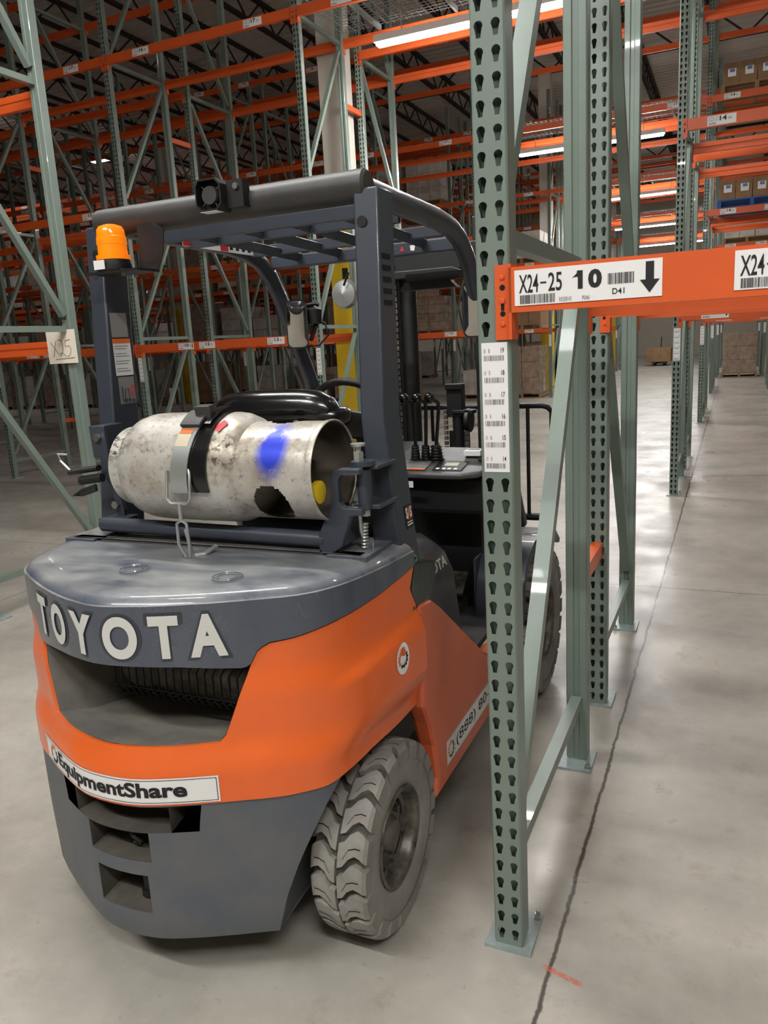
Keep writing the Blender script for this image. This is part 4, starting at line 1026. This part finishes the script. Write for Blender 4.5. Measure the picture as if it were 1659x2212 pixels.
# mirrors
def rrect(w, h, r, n=6):
    P = []
    for cx, cz, a0 in ((w-r, h-r, 0), (-w+r, h-r, PI/2), (-w+r, -h+r, PI), (w-r, -h+r, 3*PI/2)):
        for i in range(n+1): a = a0+PI/2*i/n; P.append((cx+r*math.cos(a), cz+r*math.sin(a)))
    return P
def mirror(x, y, z, hw, hh, rz, label):
    t = bpy.data.objects.new('rear_view_mirror', None); COL.objects.link(t); t.parent = FK; t.location = (x, y-TY, z); t.rotation_euler = (math.radians(-3), 0, rz)
    P = rrect(hw, hh, .025); Q = rrect(hw-.006, hh-.006, .022)
    g = MB(); g.loft([[(p[0], 0, p[1]) for p in P], [(p[0]*.95, .03, p[1]*.95) for p in P], [(p[0]*.6, .045, p[1]*.6) for p in P]]); g.build('mirror_shell', 'black', t, ang=30, fixn=True)
    # convex glass
    g = MB(); rings = [[(q[0]*k, -.002-.0035*(1-k*k), q[1]*k) for q in Q] for k in (1, .8, .6, .4, .2)]; g.loft(rings, cap=False); g.add(rings[-1], [tuple(range(len(Q)))]); g.build('mirror_glass', 'mirror_glass', t, ang=80)
    return t
m1 = mirror(-.365, 3.0, 1.700, .047, .102, math.radians(26), '')
g = MB(); g.tube([(.03, .03, .08), (.08, .03, .085), (.10, .03, .08)], .008, 8); g.lathe([(-.03, 0), (-.03, .03), (.03, .034), (.05, 0)], (.075, .04, .03), 'z', 14); g.tube([(.06, .04, .03), (.12, .03, -.0), (.13, .03, -.05), (.09, .03, -.09), (.03, .03, -.095)], .005, 8); g.tube([(.08, .04, .0), (.05, .12, -.06)], .01, 8); g.build('mirror_arm', 'black', m1)
m2 = mirror(.455, 3.0, 1.708, .07, .105, math.radians(16), '')
g = MB(); g.tube([(0, .04, .03), (.0, .10, .0), (-.02, .12, -.1)], .009, 8); g.build('mirror_arm', 'black', m2)
# horn / strobe disc hanging under the front header
g = MB(); g.lathe([(0, .0), (.01, .05), (.03, .058), (.045, .05), (.05, .045), (.06, .02), (.06, 0)], (-.07, 2.86, 1.80), 'y', 28); hn = tb_(g, 'horn', 'galv', og); 
g = MB(); g.tube([(-.07, 2.90, 1.80), (-.07, 2.90, 1.90)], .012, 8); g.tube([(-.055, 2.85, 1.83), (-.03, 2.85, 1.88)], .005, 6); tb_(g, 'horn_bracket', 'black', hn)
g = MB(); g.box(.16, .38, 2.97, 3.02, 1.83, 1.86); g.prism([(.12, 1.80), (.36, 1.80), (.30, 1.86), (.17, 1.86)], 'y', 3.0, 3.05); tb_(g, 'work_light', 'black', og, smooth=False)
# ---- seat, steering wheel, levers, console
st = bpy.data.objects.new('operator_seat', None); COL.objects.link(st); st.parent = FK
def ell(cx, cy, cz, hx, hy, n=24, p=2.6):
    out = []
    for i in range(n):
        a = 2*PI*i/n; c, s_ = math.cos(a), math.sin(a); out.append((cx+hx*math.copysign(abs(c)**(2/p), c), cy+hy*math.copysign(abs(s_)**(2/p), s_), cz))
    return out
g = MB(); g.loft([ell(0, 2.22, 1.0, .21, .05), ell(0, 2.20, 1.20, .235, .06), ell(0, 2.185, 1.36, .235, .062), ell(0, 2.18, 1.40, .24, .07), ell(0, 2.18, 1.44, .215, .066), ell(0, 2.18, 1.464, .17, .05), ell(0, 2.18, 1.472, .10, .03)])
tb_(g, 'backrest', 'black_gloss', st, ang=80)
g = MB(); g.loft([ell(0, 2.2, 1.355, .252, .085), ell(0, 2.2, 1.375, .262, .09), ell(0, 2.2, 1.40, .258, .088), ell(0, 2.2, 1.41, .245, .08)]); tb_(g, 'backrest_rim', 'black_gloss', st, ang=80)
g = MB(); g.loft([ell(0, 2.44, .95, .22, .24), ell(0, 2.44, 1.02, .245, .26), ell(0, 2.44, 1.06, .22, .24), ell(0, 2.44, 1.07, .1, .12)]); tb_(g, 'seat_cushion', 'black', st, ang=80)
g = MB(); g.tube([(.22, 2.20, 1.36), (.26, 2.30, 1.34), (.30, 2.42, 1.26), (.31, 2.44, 1.12), (.30, 2.36, 1.0)], .035, 12, sx=1.3, sy=.7); tb_(g, 'hip_restraint', 'black', st)
g = MB(); g.lathe([(2.115, .012), (2.108, .012), (2.108, 0)], (.115, 0, 1.368), 'y', 14); tb_(g, 'seat_screw', 'galv', st)
sw = bpy.data.objects.new('steering_wheel', None); COL.objects.link(sw); sw.parent = FK; sw.location = (.03, 2.70-TY, 1.318); sw.rotation_euler = (math.radians(-60), 0, 0)
# wheel plane faces the seat
MB().tube([(.175*math.cos(a), .175*math.sin(a), 0) for a in [2*PI*i/40 for i in range(40)]], .0145, 12, closed=True).build('steering_rim', 'black', sw)
g = MB()
for a in (PI*.5, PI*1.17, PI*1.83): g.obox((0, 0, -.02), (.17*math.cos(a), .17*math.sin(a), 0), .03, .012, up=(-math.sin(a), math.cos(a), 0))
g.build('spoke', 'black', sw, smooth=False, bevel=.004); MB().lathe([(-.05, .03), (-.02, .045), (.0, .045), (.012, .035), (.016, 0)], (0, 0, 0), 'z', 24).build('steering_hub', 'black', sw)
MB().lathe([(0, 0), (.0, .014), (.03, .03), (.05, .033), (.066, .028), (.07, 0)], (.055, -.03, .012), 'z', 24).build('spinner_knob', 'black_gloss', sw)
g = MB(); g.tube([(.03, 2.74, 1.30), (.03, 2.98, 1.02)], .04, 14); tb_(g, 'steering_column', 'black')
g = MB(); g.loft([[(.10, 2.79, 1.075), (.42, 2.77, 1.075), (.49, 2.80, 1.08), (.515, 2.88, 1.085), (.515, 3.06, 1.13), (.10, 3.08, 1.14)], [(.10, 2.785, 1.10), (.42, 2.765, 1.10), (.495, 2.80, 1.105), (.52, 2.88, 1.115), (.52, 3.06, 1.16), (.10, 3.08, 1.165)]])
cs = tb_(g, 'dash_console', 'panel_grey', ang=20, bevel=.008, fixn=True)
g = MB(); g.box(.12, .50, 2.86, 3.12, .92, 1.078); tb_(g, 'console_housing', 'black', cs, smooth=False, bevel=.02)
def dz(y): return 1.100+(y-2.77)*.205+.002
def cpl(x0, x1, y0, y1, mt, nm, par, d=0.001): return tb_(MB().add([(x0, y0, dz(y0)+d), (x1, y0, dz(y0)+d), (x1, y1, dz(y1)+d), (x0, y1, dz(y1)+d)], [(0, 1, 2, 3)]), nm, mt, par, smooth=False)
sc_ = cpl(.30, .42, 2.80, 2.90, 'black', 'display_panel', cs); cpl(.335, .39, 2.845, 2.88, 'cream_plate', 'lcd_screen', sc_, .002)
for x in (.312, .338, .36, .385): cpl(x, x+.014, 2.808, 2.822, 'paper', 'display_button', sc_, .002)
s2 = cpl(.13, .27, 2.80, 2.90, 'galv', 'instruction_plate', cs); cpl(.13, .27, 2.80, 2.812, 'warning_orange', 'orange_edge', s2, .002)
for i in range(5): cpl(.14, .255-.02*(i % 2), 2.825+i*.014, 2.831+i*.014, 'grey_ink', 'print_line', s2, .002)
tb_(MB().box(.16, .235, 2.762, 2.7645, 1.045, 1.070), 'maker_label', 'paper', cs, smooth=False)
g = MB(); g.box(.385, .455, 2.94, 3.0, 1.142, 1.165); bb = tb_(g, 'switch_box', 'paper', cs, smooth=False, bevel=.003); tb_(MB().box(.395, .445, 2.955, 2.985, 1.1652, 1.1658), 'printed_label', 'grey_ink', bb, smooth=False)
g = MB(); g.add([(.475+.028*math.cos(a), 2.93+.028*math.sin(a), dz(2.93+.028*math.sin(a))+.002) for a in [2*PI*i/20 for i in range(20)]], [tuple(range(20))]); tb_(g, 'cup_holder', 'void', cs, smooth=False)
for i, (bx, tx) in enumerate(((.190, .198), (.235, .252), (.280, .305))):
    lv = bpy.data.objects.new('control_lever', None); COL.objects.link(lv); lv.parent = FK
    g = MB(); g.tube([(bx, 2.915, 1.17), (bx+.003, 2.912, 1.20), (tx+.012, 2.86, 1.34), (tx+.014, 2.85, 1.365), (tx+.004, 2.835, 1.375), (tx-.008, 2.83, 1.378)], .0075, 10); tb_(g, 'lever_rod', 'black', lv)
    g = MB(); g.lathe([(-.021, 0), (-.020, .008), (-.012, .018), (0, .021), (.012, .018), (.020, .009), (.022, 0)], (tx-.014, 2.83, 1.384), 'z', 20); tb_(g, 'lever_knob', 'black_gloss', lv, ang=80)
    w_ = 1.35 if i == 2 else 1.0
    pr_ = []
    for k in range(6): z = 1.118+k*.012; r = (.026-.0016*k)*w_; pr_ += [(z, r*.78), (z+.004, r), (z+.008, r*.78)]
    g = MB(); g.lathe(pr_+[(1.192, .014), (1.192, 0)], (bx, 2.915, 0), 'z', 22); tb_(g, 'rubber_boot', 'black', lv, ang=20)
# ---- mast, chains, backrest grid
ms = bpy.data.objects.new('mast', None); COL.objects.link(ms); ms.parent = FK
for x0, x1 in ((-.34, -.27), (.27, .34)): tb_(MB().box(x0, x1, 3.70, 3.83, .15, 2.12), 'outer_channel', 'black', ms, smooth=False, bevel=.005)
for x0, x1 in ((-.265, -.205), (.205, .265)): tb_(MB().box(x0, x1, 3.72, 3.85, .12, 2.16), 'inner_channel', 'black', ms, smooth=False, bevel=.005)
g = MB(); g.tube([(-.15, 3.76, .2), (-.15, 3.76, 2.0)], .042, 16); tb_(g, 'lift_cylinder', 'black', ms)
g = MB()
for k in range(36): g.box(-.198, -.188, 3.70, 3.715, .9+k*.03, .922+k*.03)
for k in range(12): g.box(.145, .165, 3.70, 3.72, .95+k*.026, .970+k*.026); g.box(.035, .052, 3.70, 3.72, .95+k*.026, .970+k*.026)
tb_(g, 'lift_chain', 'rim', ms, smooth=False)
g = MB(); g.box(-.34, .34, 3.70, 3.84, 1.93, 2.05); g.prism([(-.20, 1.90), (.22, 1.90), (.12, 1.94), (-.20, 1.94)], 'y', 3.66, 3.72); tb_(MB().box(-.34, .34, 3.74, 3.80, .50, .62), 'cross_member', 'black', ms, smooth=False); tb_(g, 'cross_member', 'black', ms, smooth=False, bevel=.006)
g = MB(); g.tube([(.10, 3.74, .5), (.10, 3.74, 1.24)], .03, 14); g.box(.05, .13, 3.71, 3.77, 1.22, 1.38); g.box(.045, .14, 3.70, 3.74, 1.355, 1.385); g.lathe([(-.012, 0), (-.012, .06), (.012, .06), (.012, 0)], (.155, 3.74, 1.20), 'x', 20); g.box(.08, .19, 3.70, 3.76, 1.235, 1.255); g.box(.05, .15, 3.73, 3.77, .9, 1.15); tb_(g, 'centre_cylinder', 'black', ms, bevel=.004)
br = bpy.data.objects.new('load_backrest', None); COL.objects.link(br); br.parent = ms
g = MB(); g.tube([(-.52, 3.98, .62), (-.52, 3.98, 1.21), (-.50, 3.98, 1.235), (-.47, 3.98, 1.245), (.47, 3.98, 1.245), (.50, 3.98, 1.235), (.52, 3.98, 1.21), (.52, 3.98, .62)], .014, 10); g.tube([(-.52, 3.98, .66), (.52, 3.98, .66)], .02, 8); tb_(g, 'backrest_frame', 'black', br)
for x in (-.4, -.27, -.13, .02, .15, .27, .395): tb_(MB().tube([(x, 3.98, .66), (x, 3.98, 1.245)], .010, 8), 'backrest_bar', 'black', br)
g = MB(); g.box(-.50, .50, 3.90, 3.96, .12, .20); g.box(-.50, .50, 3.90, 3.96, .48, .56)
for x in (-.3, .2): g.box(x, x+.10, 3.96, 4.02, .06, .56)
tb_(g, 'fork_carriage', 'black', ms, smooth=False)
for x in (-.3, .2): tb_(MB().box(x, x+.10, 3.96+.065, 5.0, .05, .09), 'fork', 'black', ms, smooth=False, bevel=.01)
# ---- tank cradle
cr = bpy.data.objects.new('tank_cradle', None); COL.objects.link(cr); cr.parent = FK
g = MB(); g.tube([(-.385, 1.765, 1.108), (.385, 1.765, 1.098)], .0225, 16); tb_(g, 'lower_tube', 'guard_grey', cr)
g = MB(); g.prism([(.372, 1.075), (.372, 1.115), (.392, 1.155), (.415, 1.20), (.418, 1.265), (.43, 1.288), (.448, 1.294), (.505, 1.294), (.505, 1.278), (.452, 1.276), (.440, 1.262), (.440, 1.205), (.450, 1.192), (.505, 1.190), (.505, 1.172), (.470, 1.168), (.452, 1.12), (.44, 1.085), (.41, 1.065), (.385, 1.062)], 'y', 1.745, 1.77)
g.box(.40, .445, 1.765, 1.90, 1.085, 1.17); tb_(g, 'swing_arm', 'guard_grey', cr, smooth=False, bevel=.004, fixn=True)
g = MB(); g.tube([(.490, 1.80, 1.178), (.490, 1.80, 1.285)], .019, 14); g.lathe([(1.294, .032), (1.306, .032)], (.490, 1.80, 0), 'z', 18); g.add(*disc2d(0, 0, 1, 1) and ([(.490+.032*u, 1.80+.032*v, z) for z in (1.294, 1.306) for u, v in disc2d(0, 0, 1, 1)[0]], [tuple(range(28)), tuple(range(28, 56))])); g.box(.455, .53, 1.80, 1.92, 1.178, 1.19); g.box(.455, .53, 1.80, 1.92, 1.283, 1.293); hg = tb_(g, 'hinge', 'guard_grey', cr, bevel=.002)
g = MB(); g.tube([(.480, 1.795, 1.30), (.480, 1.795, 1.345)], .008, 10); g.lathe([(1.345, 0), (1.345, .018), (1.352, .020), (1.354, 0)], (.480, 1.795, 0), 'z', 18); g.lathe([(1.306, .014), (1.33, .014), (1.33, 0)], (.480, 1.795, 0), 'z', 6); g.lathe([(1.16, .0), (1.16, .012), (1.178, .012)], (.490, 1.80, 0), 'z', 6); tb_(g, 'pull_pin', 'galv', hg)
g = MB(); g.tube([(.47, 1.80, 1.17), (.472, 1.80, 1.12), (.478, 1.82, 1.06)], .006, 8)
for k in range(9): g.lathe([(0, .009), (.003, .011), (.006, .009)], (.474+.0006*k, 1.81, 1.06+k*.009), 'z', 10)
tb_(g, 'latch_spring', 'galv', hg)
g = MB(); g.prism([(-.41, 1.075), (-.385, 1.13), (-.40, 1.20), (-.425, 1.25), (-.43, 1.30), (-.455, 1.30), (-.46, 1.40), (-.40, 1.40), (-.395, 1.30), (-.375, 1.20), (-.36, 1.14), (-.36, 1.075)][::-1], 'y', 1.83, 1.845); g.box(-.42, -.33, 1.78, 1.86, 1.085, 1.12)
g.box(-.450, -.415, 1.845, 1.93, 1.30, 1.40); tb_(g, 'fixed_arm', 'guard_grey', cr, smooth=False, bevel=.003, fixn=True)
g = MB()
for z in (1.365, 1.155): g.lathe([(1.818, .013), (1.828, .013)], (-.425 if z > 1.3 else -.385, 0, z), 'y', 6); g.add([((-.425 if z > 1.3 else -.385)+.013*u, 1.818, z+.013*v) for u, v in disc2d(0, 0, 1, 1, 6)[0]], [tuple(range(6))])
tb_(g, 'bolts', 'bolt_steel', cr, smooth=False)
g = MB(); g.tube([(-.41, 1.80, 1.275), (-.47, 1.79, 1.268), (-.51, 1.78, 1.262)], .016, 10, sx=.6); g.tube([(-.40, 1.80, 1.245), (-.48, 1.79, 1.235)], .014, 10); g.tube([(-.42, 1.79, 1.21), (-.47, 1.78, 1.195), (-.50, 1.775, 1.19), (-.47, 1.78, 1.205), (-.42, 1.79, 1.22)], .007, 8)
tb_(g, 'latch_clamp', 'black', cr)
g = MB(); g.tube([(-.51, 1.78, 1.318), (-.545, 1.775, 1.320), (-.538, 1.775, 1.30), (-.50, 1.78, 1.262)], .0035, 6); tb_(g, 'wire_clip', 'galv', cr)
# strap with over-centre latch
AX = (0, 1.80, 1.285)
def cylp(x, a, r): return (x, AX[1]-r*math.cos(a), AX[2]+r*math.sin(a))     # a=0 towards the rear, 90 deg up
g = MB()
def strap(x0, x1, a0, a1, r, th, n=24, slant=0.):
    R_ = []
    for i in range(n+1):
        a = a0+(a1-a0)*i/n; s_ = slant*i/n; R_.append([cylp(x0+s_, a, r), cylp(x1+s_, a, r), cylp(x1+s_, a, r+th), cylp(x0+s_, a, r+th)])
    return R_
g.loft(strap(.050, .108, math.radians(-16), math.radians(205), .1545, .006, 40)); g.loft(strap(.060, .098, math.radians(52), math.radians(125), .1600, .009, 14)); tb_(g, 'strap_band', 'black_gloss', cr)
g = MB(); g.loft(strap(-.008, .046, math.radians(-16), math.radians(52), .162, .004, 16, .022)); lt = tb_(g, 'latch_plate', 'galv', cr)
g = MB(); g.loft(strap(.008, .074, math.radians(48), math.radians(70), .163, .014, 6)); g.obox(cylp(.04, math.radians(64), .172), cylp(.085, math.radians(66), .170), .03, .05); tb_(g, 'latch_grip', 'bar_black', lt, bevel=.003)
g = MB(); g.loft(strap(.008, .050, math.radians(28), math.radians(46), .1662, .0006, 4, .004)); lb = tb_(g, 'latch_label', 'cream_plate', lt)
g = MB(); g.loft(strap(.012, .0535, math.radians(41), math.radians(46), .1670, .0006, 3, .001)); tb_(g, 'orange_header', 'warning_orange', lb)
g = MB(); yb = 1.63; g.tube([(-.018, yb+.012, 1.30), (-.018, yb, 1.225), (-.006, yb, 1.213), (.046, yb, 1.213), (.058, yb, 1.225), (.060, yb+.006, 1.29), (.052, yb+.015, 1.305)], .0042, 8)
tb_(g, 'wire_bail', 'galv', lt)
g = MB(); g.tube([(.022, yb, 1.213), (.022, yb, 1.165)], .006, 8)
g.tube([(.022, yb, 1.167), (.006, yb, 1.157), (.005, yb, 1.10), (.018, yb+.01, 1.062)], .0045, 8); g.tube([(.022, yb, 1.167), (.038, yb, 1.157), (.040, yb, 1.10), (.030, yb+.01, 1.062)], .0045, 8)
g.tube([(.024, yb+.01, 1.14), (.024, yb+.03, 1.06)], .005, 8); g.tube([(.01, yb+.03, 1.058), (.05, yb+.05, 1.062), (.06, yb+.09, 1.075)], .007, 8)
tb_(g, 'turnbuckle', 'galv', cr)
# ------------------------------------------------------------------ gas bottle lying in the cradle: a thing of its own
TK = thing('propane_tank', 'worn aluminium gas cylinder lying across the back of the forklift, smudge of blue paint', 'gas cylinder', (-1.36, 1.80, 1.285), 0)
g = MB(); g.lathe([(-.348, 0), (-.345, .06), (-.335, .10), (-.318, .125), (-.290, .142), (-.255, .151), (-.215, .1535), (-.08, .1535), (-.075, .1545), (-.07, .1535), (.04, .1535), (.075, .150), (.105, .140), (.128, .122), (.145, .09), (.155, .05), (.157, 0)], (0, 0, 0), 'x', 64); tk = g.build('cylinder_body', 'tank_metal', TK, ang=60)
g = MB(); g.lathe([(-.372, .108), (-.366, .1145), (-.330, .1165), (-.300, .1165), (-.300, .110), (-.366, .108), (-.372, .108)], (0, 0, 0), 'x', 56); g.build('foot_ring', 'tank_metal', TK)
nA = 120; xs_ = [.085+.285*i/60 for i in range(61)]
def rad(x): return .1315+(.0035 if x < .10 else 0)+(.002 if x > .355 else 0)
def hole(i, k):
    x = xs_[i]; a = (2*PI*(k+.5)/nA) % (2*PI)
    # lathe: y = r cos a, z = r sin a ; rear-down is a ~ 218 deg, front-up opening ~ 60 deg
    for ac, xc_, da, dx in ((math.radians(218), .225, .50, .056), (math.radians(78), .22, .40, .055)):
        if abs((a-ac)/da)**2.6+abs((x-xc_)/dx)**2.6 < 1: return True
    return False
g = MB(); g.lathe([(x, rad(x)) for x in xs_], (0, 0, -.006), 'x', nA, mask=hole); g.lathe([(x, rad(x)-.004) for x in xs_], (0, 0, -.006), 'x', nA, m=1, mask=hole)
g.lathe([(.370, .1295), (.374, .131), (.3745, .1335), (.372, .1355), (.366, .135)], (0, 0, -.006), 'x', nA)
g.build('valve_collar', ['tank_metal', 'tank_inner'], TK, ang=50)
g = MB(); g.tube([(.155, 0, 0), (.22, 0, .0)], .022, 14); g.tube([(.20, -.01, .03), (.20, -.02, -.05)], .014, 10); g.tube([(.22, 0, 0), (.27, -.02, -.01), (.30, -.03, .01)], .013, 10); g.lathe([(0, .022), (.02, .022), (.02, 0)], (.20, -.01, .045), 'z', 10); g.tube([(.215, .03, .02), (.215, .09, .03)], .012, 10)
g.build('valve', 'brass', TK)
g = MB(); g.lathe([(.34, 0), (.34, .022), (.352, .030), (.366, .030), (.368, .026), (.368, 0)], (0, -.075, -.05), 'x', 24); g.build('yellow_valve_cap', 'yellow', TK)
def tks(a, r, x): return (x, -r*math.cos(a), r*math.sin(a))
g = MB(); A0, A1 = math.radians(46), math.radians(64)
for (dx, a_) in ((0, 0),): g.add([tks(A0+.09, .1545, .040), tks(A0, .1545, .062), tks(A1-.09, .1545, .080), tks(A1, .1545, .055)], [(0, 1, 2, 3)])
hz = g.build('hazard_label', 'warning_red', TK, smooth=False)
g = MB(); c_ = .1552
for q in (.35, .65):
    p0 = Vector(tks(A0+.09, c_, .040)).lerp(Vector(tks(A0, c_, .062)), q); p1 = Vector(tks(A1, c_, .055)).lerp(Vector(tks(A1-.09, c_, .080)), 1-q); g.obox(p0, p1, .0025, .0004, up=(1, 0, 0))
g.build('hazard_stripe', 'paper', hz, smooth=False)

for o in TK.children:
    me = o.data
    for v in me.vertices: v.co.x = -.268+(v.co.x+.372)*.905
